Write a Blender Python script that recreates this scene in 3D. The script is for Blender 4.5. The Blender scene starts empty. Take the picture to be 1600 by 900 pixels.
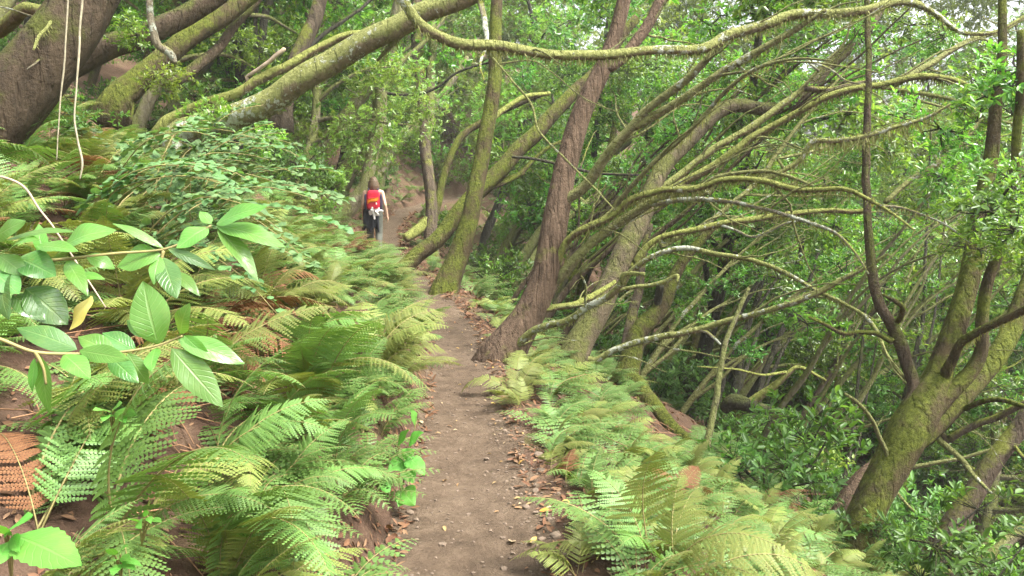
import bpy, bmesh, math, random
import numpy as np
from mathutils import Vector, Matrix, Euler

random.seed(11)
RNG = np.random.default_rng(11)
scene = bpy.context.scene
COL = scene.collection

# ------------------------------------------------------------------ camera
F_PX = 1250.0
PITCH = math.radians(7.3)
CAM = np.array([0.0, 0.0, 1.6])
FWD = np.array([0.0, math.cos(PITCH), -math.sin(PITCH)])
UPV = np.array([0.0, math.sin(PITCH), math.cos(PITCH)])
RIGHT = np.array([1.0, 0.0, 0.0])
cam_data = bpy.data.cameras.new('camera')
cam_data.sensor_width = 36.0
cam_data.lens = F_PX / 1600.0 * 36.0
cam_data.clip_start = 0.05
cam_data.clip_end = 500.0
cam = bpy.data.objects.new('camera', cam_data)
COL.objects.link(cam)
cam.location = CAM
cam.rotation_euler = (math.pi / 2 - PITCH, 0, 0)
scene.camera = cam


def ray(px, py):
    return FWD + (px - 800.0) / F_PX * RIGHT - (py - 450.0) / F_PX * UPV


def at(px, py, d):
    """point seen at photo pixel (px, py), d metres in front of the lens"""
    return CAM + d * ray(px, py)


def to_px(p):
    v = np.asarray(p, float) - CAM
    d = v @ FWD
    return 800 + (v @ RIGHT) / d * F_PX, 450 - (v @ UPV) / d * F_PX, d


# ------------------------------------------------------------------ noise, terrain
def vnoise(x, y, seed=0):
    x = np.asarray(x, float); y = np.asarray(y, float)
    xi = np.floor(x); yi = np.floor(y)
    fx = x - xi; fy = y - yi
    fx = fx * fx * (3 - 2 * fx); fy = fy * fy * (3 - 2 * fy)

    def h(a, b):
        v = np.sin(a * 127.1 + b * 311.7 + seed * 74.7) * 43758.5453
        return v - np.floor(v)
    a = h(xi, yi); b = h(xi + 1, yi); c = h(xi, yi + 1); d = h(xi + 1, yi + 1)
    return (a * (1 - fx) + b * fx) * (1 - fy) + (c * (1 - fx) + d * fx) * fy - 0.5


_ky = np.array([-3, 0, 3.3, 4.9, 6.5, 8, 10.5, 13.3, 18, 23, 28, 34, 42, 55, 75])
_kx = np.array([0.0, -.05, -.16, -.28, -.38, -.56, -.98, -1.72, -2.85, -3.6, -3.7, -2.2, 2.0, 12, 28])
_yy = np.linspace(-3, 75, 1600)
_xx = np.interp(_yy, _ky, _kx)
_k = np.ones(31) / 31.0
_xs = np.convolve(np.pad(_xx, 15, mode='edge'), _k, mode='valid')


def path_x(y):
    return np.interp(y, _yy, _xs)


def path_w(y):
    y = np.asarray(y, float)
    return np.interp(y, [0, 3.3, 5.5, 10, 18, 30], [.43, .42, .32, .36, .42, .4]) + 0.05 * vnoise(y * 1.7, 3.1, 5)


def path_z(y):
    return np.interp(y, [0, 10, 14, 18, 24, 32, 45], [0, 0, .04, .1, .45, 1.0, 2.0])


def ground_z(x, y, detail=True):
    x = np.asarray(x, float); y = np.asarray(y, float)
    u = x - path_x(y)
    w = path_w(y)
    z = path_z(y) + 0 * x
    tl = np.maximum(-u - w, 0)
    tr = np.maximum(u - w, 0)
    cut = 0.24 + 0.12 * vnoise(y * .9, 7.7, 2)
    bank = np.where(tl > 0, cut * (1 - np.exp(-tl / .12)), 0)
    bank = bank + .56 * np.minimum(tl, 2.5) + .43 * np.maximum(tl - 2.5, 0)
    fall = np.where(tr < .35, .10 * tr, .035 + .60 * (tr - .35))
    fall = np.where(tr > 11, .035 + .60 * 10.65 - .62 * (tr - 11), fall)
    fall = np.where(tr > 30, .035 + .60 * 10.65 - .62 * 19 - .3 * (tr - 30), fall)
    z = z + bank - fall
    off = np.clip((np.abs(u) - w) / .5, 0, 1)
    z = z + off * (.22 * vnoise(x * .8, y * .8, 1) + .10 * vnoise(x * 2.3, y * 2.3, 4))
    if detail:
        z = z + off * .05 * vnoise(x * 7, y * 7, 6) + (.03 * vnoise(x * 4, y * 3, 8) + .018 * vnoise(x * 11, y * 11, 9))
        z = z - .035 * np.clip(1 - (u / np.maximum(w, .1)) ** 2, 0, 1)
    return z


def gz(x, y):
    return float(ground_z(x, y))


def ground_hit(px, py, far=60.0):
    r = ray(px, py)
    ts = np.arange(.8, far, .03)
    P = CAM[None] + ts[:, None] * r[None]
    below = P[:, 2] < ground_z(P[:, 0], P[:, 1], False)
    k = np.argmax(below) if below.any() else len(ts) - 1
    return P[k], ts[k]


# ------------------------------------------------------------------ materials
def nt(mat):
    mat.use_nodes = True
    t = mat.node_tree
    t.nodes.clear()
    return t


def N(t, kind, **kw):
    n = t.nodes.new(kind)
    for k, v in kw.items():
        if k in n.inputs.keys() and not hasattr(n, k):
            n.inputs[k].default_value = v
        else:
            try:
                setattr(n, k, v)
            except Exception:
                n.inputs[k].default_value = v
    return n


def setin(n, **kw):
    for k, v in kw.items():
        n.inputs[k.replace('_', ' ')].default_value = v
    return n


def ramp(t, fac, stops, interp='LINEAR'):
    r = t.nodes.new('ShaderNodeValToRGB')
    r.color_ramp.interpolation = interp
    e = r.color_ramp.elements
    while len(e) < len(stops):
        e.new(.5)
    for i, (p, c) in enumerate(stops):
        e[i].position = p
        e[i].color = (c[0], c[1], c[2], 1) if len(c) == 3 else c
    t.links.new(fac, r.inputs[0])
    return r.outputs[0]


def noise(t, vec, scale, detail=4, rough=.55):
    n = t.nodes.new('ShaderNodeTexNoise')
    n.inputs['Scale'].default_value = scale
    n.inputs['Detail'].default_value = detail
    n.inputs['Roughness'].default_value = rough
    t.links.new(vec, n.inputs['Vector'])
    return n.outputs['Fac']


def math_n(t, op, a, b=None, clamp=False):
    n = t.nodes.new('ShaderNodeMath')
    n.operation = op
    n.use_clamp = clamp
    for i, v in enumerate((a, b)):
        if v is None:
            continue
        if hasattr(v, 'links'):
            t.links.new(v, n.inputs[i])
        else:
            n.inputs[i].default_value = v
    return n.outputs[0]


def mixc(t, fac, a, b):
    n = t.nodes.new('ShaderNodeMix')
    n.data_type = 'RGBA'
    for i, v in ((0, fac), (6, a), (7, b)):
        if hasattr(v, 'links'):
            t.links.new(v, n.inputs[i])
        elif i == 0:
            n.inputs[0].default_value = v
        else:
            n.inputs[i].default_value = (v[0], v[1], v[2], 1)
    return n.outputs[2]


def mapped(t, scale=(1, 1, 1), coord='Object'):
    tc = t.nodes.new('ShaderNodeTexCoord')
    mp = t.nodes.new('ShaderNodeMapping')
    mp.inputs['Scale'].default_value = scale
    t.links.new(tc.outputs[coord], mp.inputs['Vector'])
    return mp.outputs[0]


def smooth(t, v, lo, hi):
    n = t.nodes.new('ShaderNodeMapRange')
    n.interpolation_type = 'SMOOTHSTEP'
    n.inputs['From Min'].default_value = lo
    n.inputs['From Max'].default_value = hi
    t.links.new(v, n.inputs['Value'])
    return n.outputs[0]


def finish(t, col, rough=.8, bump=None, bstr=.5, bdist=.02, spec=.3):
    p = t.nodes.new('ShaderNodeBsdfPrincipled')
    o = t.nodes.new('ShaderNodeOutputMaterial')
    if hasattr(col, 'links'):
        t.links.new(col, p.inputs['Base Color'])
    else:
        p.inputs['Base Color'].default_value = (*col[:3], 1)
    if hasattr(rough, 'links'):
        t.links.new(rough, p.inputs['Roughness'])
    else:
        p.inputs['Roughness'].default_value = rough
    p.inputs['Specular IOR Level'].default_value = spec
    if bump is not None:
        b = t.nodes.new('ShaderNodeBump')
        b.inputs['Strength'].default_value = bstr
        b.inputs['Distance'].default_value = bdist
        t.links.new(bump, b.inputs['Height'])
        t.links.new(b.outputs[0], p.inputs['Normal'])
    t.links.new(p.outputs[0], o.inputs[0])
    return p


def bark_mat(name, c1, c2, moss1=(.13, .15, .02), moss2=(.26, .28, .06), amt=0.0, lichen=.6, stretch=(9, 9, 2.0), up=.55, lich_col=(.52, .54, .42)):
    m = bpy.data.materials.new(name)
    t = nt(m)
    v = mapped(t, stretch)
    v1 = mapped(t)
    n1 = noise(t, v, 1.6, 7, .65)
    base = ramp(t, n1, [(.3, c1), (.5, tuple((a + b) / 2 for a, b in zip(c1, c2))), (.72, c2)])
    geo = t.nodes.new('ShaderNodeNewGeometry')
    sep = t.nodes.new('ShaderNodeSeparateXYZ')
    t.links.new(geo.outputs['Normal'], sep.inputs[0])
    n2 = noise(t, v1, 2.6, 6, .7)
    k = math_n(t, 'MULTIPLY', sep.outputs[2], up)
    k = math_n(t, 'ADD', k, math_n(t, 'MULTIPLY', math_n(t, 'SUBTRACT', n2, .5), 2.6))
    k = math_n(t, 'ADD', k, amt)
    mask = smooth(t, k, -.15, .35)
    n3 = noise(t, v1, 30, 4, .7)
    moss = ramp(t, n3, [(.3, moss1), (.7, moss2)])
    c = mixc(t, mask, base, moss)
    n4 = noise(t, v1, 14, 5, .7)
    n5 = noise(t, v1, 2.2, 3, .5)
    lm = smooth(t, math_n(t, 'ADD', n4, math_n(t, 'MULTIPLY', math_n(t, 'SUBTRACT', n5, .5), .9)), lichen, lichen + .06)
    c = mixc(t, lm, c, lich_col)
    nb = math_n(t, 'ADD', noise(t, v, 3.0, 9, .75), math_n(t, 'MULTIPLY', smooth(t, noise(t, v, 1.1, 3, .5), .42, .5), .5))
    h = math_n(t, 'ADD', nb, math_n(t, 'MULTIPLY', n3, .7))
    h = math_n(t, 'ADD', h, math_n(t, 'MULTIPLY', lm, .4))
    finish(t, c, .9, h, 1.0, .05, .15)
    return m


def leaf_mat(name, cols, rough=.42, trans=.35, hue=.03, spec=.45, tint=(1.25, 1.25, .55), veins=0):
    """cols: ramp over the random value of each leaf"""
    m = bpy.data.materials.new(name)
    t = nt(m)
    geo = t.nodes.new('ShaderNodeNewGeometry')
    oi = t.nodes.new('ShaderNodeObjectInfo')
    stops = [(i / max(1, len(cols) - 1), c) for i, c in enumerate(cols)]
    col = ramp(t, geo.outputs['Random Per Island'], stops)
    bump = None
    if veins:
        # midrib and side veins from the blade's own coordinates (u along, v across)
        uvn = t.nodes.new('ShaderNodeUVMap'); uvn.uv_map = 'blade'
        sp = t.nodes.new('ShaderNodeSeparateXYZ'); t.links.new(uvn.outputs[0], sp.inputs[0])
        av = math_n(t, 'ABSOLUTE', sp.outputs[1])
        mid = smooth(t, av, .09, .03)
        ph = math_n(t, 'MULTIPLY', math_n(t, 'SUBTRACT', sp.outputs[0], math_n(t, 'MULTIPLY', av, .22)), 10.0)
        sv = smooth(t, math_n(t, 'ABSOLUTE', math_n(t, 'SUBTRACT', math_n(t, 'FRACT', ph), .5)), .12, .02)
        vv = math_n(t, 'MAXIMUM', mid, math_n(t, 'MULTIPLY', sv, .55))
        col = mixc(t, math_n(t, 'MULTIPLY', vv, .38 * veins), col, (.28, .42, .14))
        tcn = t.nodes.new('ShaderNodeTexCoord')
        blot = noise(t, tcn.outputs['Object'], 24, 5, .6)
        col = mixc(t, math_n(t, 'MULTIPLY', smooth(t, blot, .52, .72), .35), col, (.20, .30, .07))
        spot = smooth(t, noise(t, tcn.outputs['Object'], 95, 3, .6), .70, .76)
        col = mixc(t, math_n(t, 'MULTIPLY', spot, .8), col, (.16, .11, .04))
        bn = t.nodes.new('ShaderNodeBump'); bn.inputs['Strength'].default_value = .35; bn.inputs['Distance'].default_value = .004
        t.links.new(math_n(t, 'ADD', math_n(t, 'MULTIPLY', vv, -1.0), math_n(t, 'MULTIPLY', blot, 1.2)), bn.inputs['Height'])
        bump = bn.outputs[0]
    hs = t.nodes.new('ShaderNodeHueSaturation')
    t.links.new(col, hs.inputs['Color'])
    r = oi.outputs['Random']
    t.links.new(math_n(t, 'ADD', math_n(t, 'MULTIPLY', math_n(t, 'SUBTRACT', r, .5), hue * 2), .5), hs.inputs['Hue'])
    t.links.new(math_n(t, 'ADD', math_n(t, 'MULTIPLY', r, .5), .75), hs.inputs['Value'])
    p = t.nodes.new('ShaderNodeBsdfPrincipled')
    p.inputs['Roughness'].default_value = rough
    p.inputs['Specular IOR Level'].default_value = spec
    t.links.new(hs.outputs[0], p.inputs['Base Color'])
    if bump is not None:
        t.links.new(bump, p.inputs['Normal'])
    tr = t.nodes.new('ShaderNodeBsdfTranslucent')
    mul = t.nodes.new('ShaderNodeMix'); mul.data_type = 'RGBA'; mul.blend_type = 'MULTIPLY'
    mul.inputs[0].default_value = 1
    t.links.new(hs.outputs[0], mul.inputs[6]); mul.inputs[7].default_value = (*tint, 1)
    t.links.new(mul.outputs[2], tr.inputs['Color'])
    mx = t.nodes.new('ShaderNodeMixShader'); mx.inputs[0].default_value = trans
    t.links.new(p.outputs[0], mx.inputs[1]); t.links.new(tr.outputs[0], mx.inputs[2])
    o = t.nodes.new('ShaderNodeOutputMaterial')
    t.links.new(mx.outputs[0], o.inputs[0])
    return m


def plain(name, col, rough=.8, var=.25, scale=20, bstr=.3, spec=.3):
    m = bpy.data.materials.new(name)
    t = nt(m)
    v = mapped(t)
    n = noise(t, v, scale, 5, .6)
    c = ramp(t, n, [(.3, tuple(x * (1 - var) for x in col)), (.7, tuple(min(1, x * (1 + var)) for x in col))])
    finish(t, c, rough, n, bstr, .01, spec)
    return m


M = {}
M['bark_red'] = bark_mat('red_brown_bark', (.050, .034, .022), (.215, .148, .098), amt=-.38, lichen=.86, stretch=(16, 16, 1.6), up=.3)
M['bark_brown'] = bark_mat('brown_bark', (.06, .047, .033), (.17, .130, .09), amt=-.18, lichen=.80, up=.5)
M['bark_olive'] = bark_mat('olive_brown_bark', (.06, .048, .03), (.17, .135, .085), moss1=(.08, .085, .025), moss2=(.17, .18, .055), amt=.0, lichen=.78, up=.45)
M['bark_dark'] = bark_mat('dark_mossy_bark', (.04, .03, .02), (.11, .08, .05), moss1=(.05, .06, .012), moss2=(.12, .135, .03), amt=-.15, lichen=.84)
M['bark_black'] = bark_mat('dark_grey_bark', (.030, .028, .020), (.085, .078, .058), moss1=(.05, .06, .018), moss2=(.11, .12, .04), amt=-.25, lichen=.86)
M['moss_bright'] = bark_mat('bright_moss_bark', (.10, .07, .04), (.22, .17, .09), moss1=(.145, .165, .035), moss2=(.33, .35, .10), amt=.3, lichen=.78, up=.7)
M['moss_lichen'] = bark_mat('moss_and_lichen_bark', (.13, .10, .055), (.28, .22, .13), moss1=(.15, .165, .045), moss2=(.34, .355, .125), amt=.38, lichen=.585, up=.75)
M['moss_branch'] = bark_mat('mossy_branch_bark', (.13, .11, .055), (.28, .25, .13), moss1=(.15, .16, .05), moss2=(.33, .34, .13), amt=.26, lichen=.66, stretch=(14, 14, 14), up=.7)
M['moss_deep'] = bark_mat('deep_moss_bark', (.045, .035, .02), (.12, .09, .045), moss1=(.045, .056, .010), moss2=(.165, .19, .030), amt=.07, lichen=.88, up=.35)
M['moss_far'] = bark_mat('grey_green_bark', (.13, .115, .07), (.26, .23, .15), moss1=(.10, .11, .035), moss2=(.22, .235, .08), amt=.15, lichen=.78, up=.5)
M['lichen_stick'] = bark_mat('pale_lichen_twig', (.16, .135, .085), (.30, .27, .19), amt=-.25, lichen=.50, lich_col=(.42, .44, .34))
M['dead_wood'] = plain('bare_dead_wood', (.33, .26, .18), .85, .4, 14, .6)
M['orange_wood'] = plain('orange_rotting_wood', (.34, .13, .05), .85, .5, 14, .8)
M['vine'] = plain('pale_vine', (.27, .24, .16), .85, .3, 30, .5)
M['moss_fringe'] = leaf_mat('hanging_moss', [(.13, .14, .045), (.20, .21, .075), (.28, .28, .12)], .9, .35, .01, .1)

M['fern'] = leaf_mat('fern_green', [(.105, .205, .045), (.15, .262, .062), (.128, .235, .07)], .45, .32, .007, .4)
M['fern_yellow'] = leaf_mat('fern_yellowing', [(.165, .215, .045), (.215, .235, .06), (.155, .21, .052)], .5, .30, .008, .35)
M['fern_dead'] = leaf_mat('fern_dead_brown', [(.165, .072, .034), (.22, .11, .052), (.14, .065, .035)], .75, .25, .012, .15, (1.1, .9, .6))
M['stalk'] = plain('fern_stalk', (.22, .19, .07), .6, .3, 30, .1)
M['laurel'] = leaf_mat('laurel_leaf', [(.075, .20, .028), (.125, .29, .05), (.10, .25, .04)], .30, .42, .012, .6, veins=1)
M['laurel_dark'] = leaf_mat('laurel_leaf_dark', [(.055, .15, .035), (.09, .21, .05)], .25, .3, .01, .6, veins=.6)
M['laurel_yellow'] = leaf_mat('laurel_leaf_yellow', [(.55, .47, .10), (.6, .52, .16)], .4, .3, .005, .4, veins=.5)
M['nettle'] = leaf_mat('herb_leaf', [(.10, .30, .04), (.13, .36, .06)], .5, .35, .01, .3, veins=.6)
M['bramble'] = leaf_mat('bramble_leaf', [(.06, .13, .04), (.10, .19, .06), (.14, .25, .09)], .5, .3, .02, .4, veins=.5)
M['tree_leaf'] = leaf_mat('tree_leaf', [(.070, .165, .025), (.11, .235, .04), (.16, .31, .06), (.22, .37, .085)], .25, .5, .03, .8)
M['tree_leaf_light'] = leaf_mat('tree_leaf_light', [(.13, .24, .04), (.20, .335, .065), (.28, .42, .11)], .28, .52, .03, .8)
M['tree_leaf_dark'] = leaf_mat('tree_leaf_dark', [(.050, .115, .022), (.085, .18, .035), (.125, .24, .05)], .40, .45, .012, .45)
M['leaf_brown'] = leaf_mat('fallen_leaf_brown', [(.22, .12, .055), (.30, .19, .09), (.17, .10, .06)], .7, .15, .02, .2)
M['leaf_yellow'] = leaf_mat('fallen_leaf_yellow', [(.50, .33, .05), (.56, .42, .12)], .55, .2, .02, .3)
M['leaf_orange'] = leaf_mat('fallen_leaf_orange', [(.55, .17, .03), (.5, .22, .05)], .5, .2, .01, .3)
M['leaf_pale'] = leaf_mat('fallen_leaf_pale', [(.30, .22, .13), (.36, .28, .17)], .6, .15, .01, .3)
M['litter'] = leaf_mat('litter_leaf', [(.10, .05, .03), (.18, .095, .05), (.24, .15, .085), (.13, .06, .035)], .8, .1, .01, .15)
M['dry_stalk'] = plain('dry_stalk', (.30, .17, .09), .85, .4, 8, .2)
M['stone'] = plain('path_stone', (.15, .112, .08), .9, .4, 30, .5)

# ground
def ground_mat(name, path=False):
    m = bpy.data.materials.new(name)
    t = nt(m)
    v = mapped(t)
    a = noise(t, v, .9, 5, .6)
    b = noise(t, v, 9, 8, .7)
    c = noise(t, v, 60, 6, .7)
    if path:
        col = ramp(t, math_n(t, 'ADD', math_n(t, 'MULTIPLY', b, .6), math_n(t, 'MULTIPLY', a, .4)), [(.34, (.066, .046, .030)), (.5, (.128, .091, .060)), (.66, (.190, .140, .096))])
        spk = smooth(t, c, .60, .72)
        col = mixc(t, math_n(t, 'MULTIPLY', spk, .6), col, (.24, .175, .125))
        dk = smooth(t, c, .42, .30)
        col = mixc(t, math_n(t, 'MULTIPLY', dk, .65), col, (.06, .04, .03))
    else:
        col = ramp(t, math_n(t, 'ADD', math_n(t, 'MULTIPLY', b, .65), math_n(t, 'MULTIPLY', a, .35)), [(.30, (.048, .030, .020)), (.5, (.105, .064, .042)), (.70, (.18, .118, .078))])
        spk = smooth(t, c, .58, .72)
        col = mixc(t, math_n(t, 'MULTIPLY', spk, .5), col, (.24, .15, .10))
        mk = smooth(t, noise(t, v, 1.6, 5, .65), .52, .66)
        col = mixc(t, math_n(t, 'MULTIPLY', mk, .45), col, (.075, .095, .02))
    h = math_n(t, 'ADD', b, math_n(t, 'MULTIPLY', c, .5))
    finish(t, col, .95, h, 1.0, .05 if path else .04, .15)
    return m


M['path'] = ground_mat('trodden_earth', True)
M['soil'] = ground_mat('forest_soil', False)


# ------------------------------------------------------------------ mesh building
class MB:
    def __init__(self):
        self.v = []; self.f = []; self.mi = []; self.n = 0; self.uv = []

    def add(self, verts, faces, mi=0):
        verts = np.asarray(verts, float).reshape(-1, 3)
        k = self.n
        self.v.append(verts)
        for fc in faces:
            self.f.append(tuple(int(i) + k for i in fc))
            self.mi.append(mi)
        self.n += len(verts)

    def tube(self, pts, rad, sides=8, mi=0, rough=0.0, seed=0, cap=True):
        pts = np.asarray(pts, float); rad = np.asarray(rad, float)
        n = len(pts)
        tan = np.gradient(pts, axis=0)
        tan /= np.linalg.norm(tan, axis=1)[:, None] + 1e-9
        ref = np.array([0, 0, 1.0]) if abs(tan[0][2]) < .9 else np.array([1.0, 0, 0])
        a = np.cross(tan[0], ref); a /= np.linalg.norm(a)
        ang = np.linspace(0, 2 * math.pi, sides, endpoint=False)
        V = np.zeros((n, sides, 3))
        cum = np.concatenate([[0], np.cumsum(np.linalg.norm(np.diff(pts, axis=0), axis=1))])
        for i in range(n):
            a = a - tan[i] * (a @ tan[i]); a /= np.linalg.norm(a) + 1e-9
            b = np.cross(tan[i], a)
            r = rad[i]
            if rough:
                q = cum[i] / max(.05, rad[0])
                rr = r * (1 + rough * (vnoise(np.cos(ang) * 1.1 + q * .10, np.sin(ang) * 1.1 + q * .06, seed) * 1.5
                                       + vnoise(np.cos(ang) * 3.0 + q * .10, np.sin(ang) * 3.0 - q * .13, seed + 3) * .9))
            else:
                rr = np.full(sides, r)
            V[i] = pts[i] + (np.cos(ang) * rr)[:, None] * a + (np.sin(ang) * rr)[:, None] * b
        faces = []
        for i in range(n - 1):
            for j in range(sides):
                j2 = (j + 1) % sides
                faces.append((i * sides + j, i * sides + j2, (i + 1) * sides + j2, (i + 1) * sides + j))
        verts = V.reshape(-1, 3)
        if cap:
            verts = np.vstack([verts, pts[-1] + tan[-1] * rad[-1] * .6, pts[0] - tan[0] * rad[0] * .3])
            e = n * sides
            for j in range(sides):
                j2 = (j + 1) % sides
                faces.append(((n - 1) * sides + j, (n - 1) * sides + j2, e))
                faces.append((j2, j, e + 1))
        self.add(verts, faces, mi)

    def build(self, name, mats, parent=None, origin=None, smooth_=True):
        me = bpy.data.meshes.new(name)
        V = np.vstack(self.v) if self.v else np.zeros((0, 3))
        if origin is not None:
            V = V - np.asarray(origin)
        me.from_pydata(V.tolist(), [], self.f)
        if not isinstance(mats, (list, tuple)):
            mats = [mats]
        for m in mats:
            me.materials.append(m)
        if len(mats) > 1:
            me.polygons.foreach_set('material_index', self.mi)
        if len(self.uv) == len(V) and len(V):
            ul = me.uv_layers.new(name='blade')
            idx = np.zeros(len(me.loops), np.int32); me.loops.foreach_get('vertex_index', idx)
            ul.data.foreach_set('uv', np.asarray(self.uv, np.float32)[idx].ravel())
        if smooth_:
            me.polygons.foreach_set('use_smooth', [True] * len(me.polygons))
        me.update()
        o = bpy.data.objects.new(name, me)
        COL.objects.link(o)
        if parent is not None:
            o.parent = parent
        elif origin is not None:
            o.location = origin
        return o


def mesh_quads(name, V, Q, mats, mi=None, smooth_=True):
    """fast path: V (n,3), Q (m,4) int arrays"""
    me = bpy.data.meshes.new(name)
    me.vertices.add(len(V)); me.vertices.foreach_set('co', np.asarray(V, np.float32).ravel())
    m = len(Q)
    me.loops.add(m * 4); me.loops.foreach_set('vertex_index', np.asarray(Q, np.int32).ravel())
    me.polygons.add(m)
    me.polygons.foreach_set('loop_start', np.arange(0, m * 4, 4, dtype=np.int32))
    me.polygons.foreach_set('loop_total', np.full(m, 4, np.int32))
    for x in (mats if isinstance(mats, (list, tuple)) else [mats]):
        me.materials.append(x)
    if mi is not None:
        me.polygons.foreach_set('material_index', np.asarray(mi, np.int32))
    if smooth_:
        me.polygons.foreach_set('use_smooth', np.ones(m, bool))
    me.update(calc_edges=True)
    me.validate()
    return me


def tag(o, label=None, cat=None, group=None, kind=None):
    if label: o['label'] = label
    if cat: o['category'] = cat
    if group: o['group'] = group
    if kind: o['kind'] = kind
    return o


def empty(name, loc, label, cat, group=None):
    o = bpy.data.objects.new(name, None)
    COL.objects.link(o)
    o.location = [float(x) for x in loc]
    o.empty_display_size = .2
    return tag(o, label, cat, group)


def link_mesh(name, me, parent=None, loc=(0, 0, 0), rot=(0, 0, 0), sc=1.0, mat=None):
    o = bpy.data.objects.new(name, me)
    COL.objects.link(o)
    o.parent = parent
    o.location = [float(x) for x in loc]; o.rotation_euler = rot
    o.scale = (sc, sc, sc) if not hasattr(sc, '__len__') else sc
    if mat is not None:
        o.material_slots[0].link = 'OBJECT'
        o.material_slots[0].material = mat
    return o


def spline(P, per=6):
    """Catmull-Rom through the rows of P (any width)"""
    P = np.asarray(P, float)
    if len(P) < 3:
        t = np.linspace(0, 1, per * 2)[:, None]
        return P[0] * (1 - t) + P[-1] * t
    Q = np.vstack([2 * P[0] - P[1], P, 2 * P[-1] - P[-2]])
    out = []
    for i in range(1, len(Q) - 2):
        p0, p1, p2, p3 = Q[i - 1], Q[i], Q[i + 1], Q[i + 2]
        for t in np.linspace(0, 1, per, endpoint=False):
            out.append(.5 * ((2 * p1) + (-p0 + p2) * t + (2 * p0 - 5 * p1 + 4 * p2 - p3) * t * t + (-p0 + 3 * p1 - 3 * p2 + p3) * t ** 3))
    out.append(Q[-2])
    return np.array(out)


def unit(v):
    v = np.asarray(v, float)
    return v / (np.linalg.norm(v, axis=-1, keepdims=True) + 1e-9)


# ------------------------------------------------------------------ the ground and the path
def build_ground():
    ys = np.concatenate([np.arange(-2, 8, .07), np.arange(8, 20, .13), np.arange(20, 75, .55)])
    wl = np.concatenate([np.arange(0, 1.0, .06), np.arange(1.0, 4, .14), np.arange(4, 10, .35), np.arange(10, 46, 1.5)])
    wr = np.concatenate([np.arange(0, 1.2, .06), np.arange(1.2, 4, .14), np.arange(4, 14, .35), np.arange(14, 60, 1.5)])
    wp = np.linspace(-1, 1, 13)
    cx = path_x(ys); w = path_w(ys) + .05 * vnoise(ys * 5, ys * 0 + 2, 12)

    def sheet(name, cols, mat, label=None):
        X = np.stack(cols, 1); Y = np.repeat(ys[:, None], X.shape[1], 1)
        Z = ground_z(X, Y)
        r, c = X.shape
        V = np.stack([X, Y, Z], -1).reshape(-1, 3)
        i, j = np.meshgrid(np.arange(r - 1), np.arange(c - 1), indexing='ij')
        a = (i * c + j).ravel()
        return V, np.stack([a, a + 1, a + c + 1, a + c], 1)
    Vl, Ql = sheet('g', [cx - w - x for x in wl[::-1]], None)
    Vr, Qr = sheet('g', [cx + w + x for x in wr], None)
    me = mesh_quads('ground', np.vstack([Vl, Vr]), np.vstack([Ql, Qr + len(Vl)]), M['soil'])
    tag(link_mesh('ground', me), 'brown leaf-strewn forest soil sloping across the hillside', None, None, 'structure')
    Vp, Qp = sheet('p', [cx + w * k for k in wp], None)
    tag(link_mesh('path', mesh_quads('path', Vp, Qp, M['path'])), 'narrow trodden earth footpath along the hillside', None, None, 'structure')


build_ground()


# ------------------------------------------------------------------ leaves
def leaves_VQ(b, d, nrm, L, W, fold=.12, droop=.18):
    b = np.asarray(b, float); d = unit(d)
    s = unit(np.cross(d, nrm)); n = unit(np.cross(s, d))
    L = np.asarray(L)[:, None]; W = np.asarray(W)[:, None]
    V = np.stack([b,
                  b + d * L * .33 + s * W * .46 + n * W * fold,
                  b + d * L * .70 + s * W * .40 + n * (W * fold - L * droop * .35),
                  b + d * L - n * L * droop,
                  b + d * L * .70 - s * W * .40 + n * (W * fold - L * droop * .35),
                  b + d * L * .33 - s * W * .46 + n * W * fold], 1)
    k = np.arange(len(b))[:, None] * 6
    Q = np.concatenate([k + np.array([[0, 1, 2, 3]]), k + np.array([[0, 3, 4, 5]])], 0)
    return V.reshape(-1, 3), Q


def rand_dirs(n, rng):
    v = rng.normal(size=(n, 3))
    return unit(v)


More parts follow.
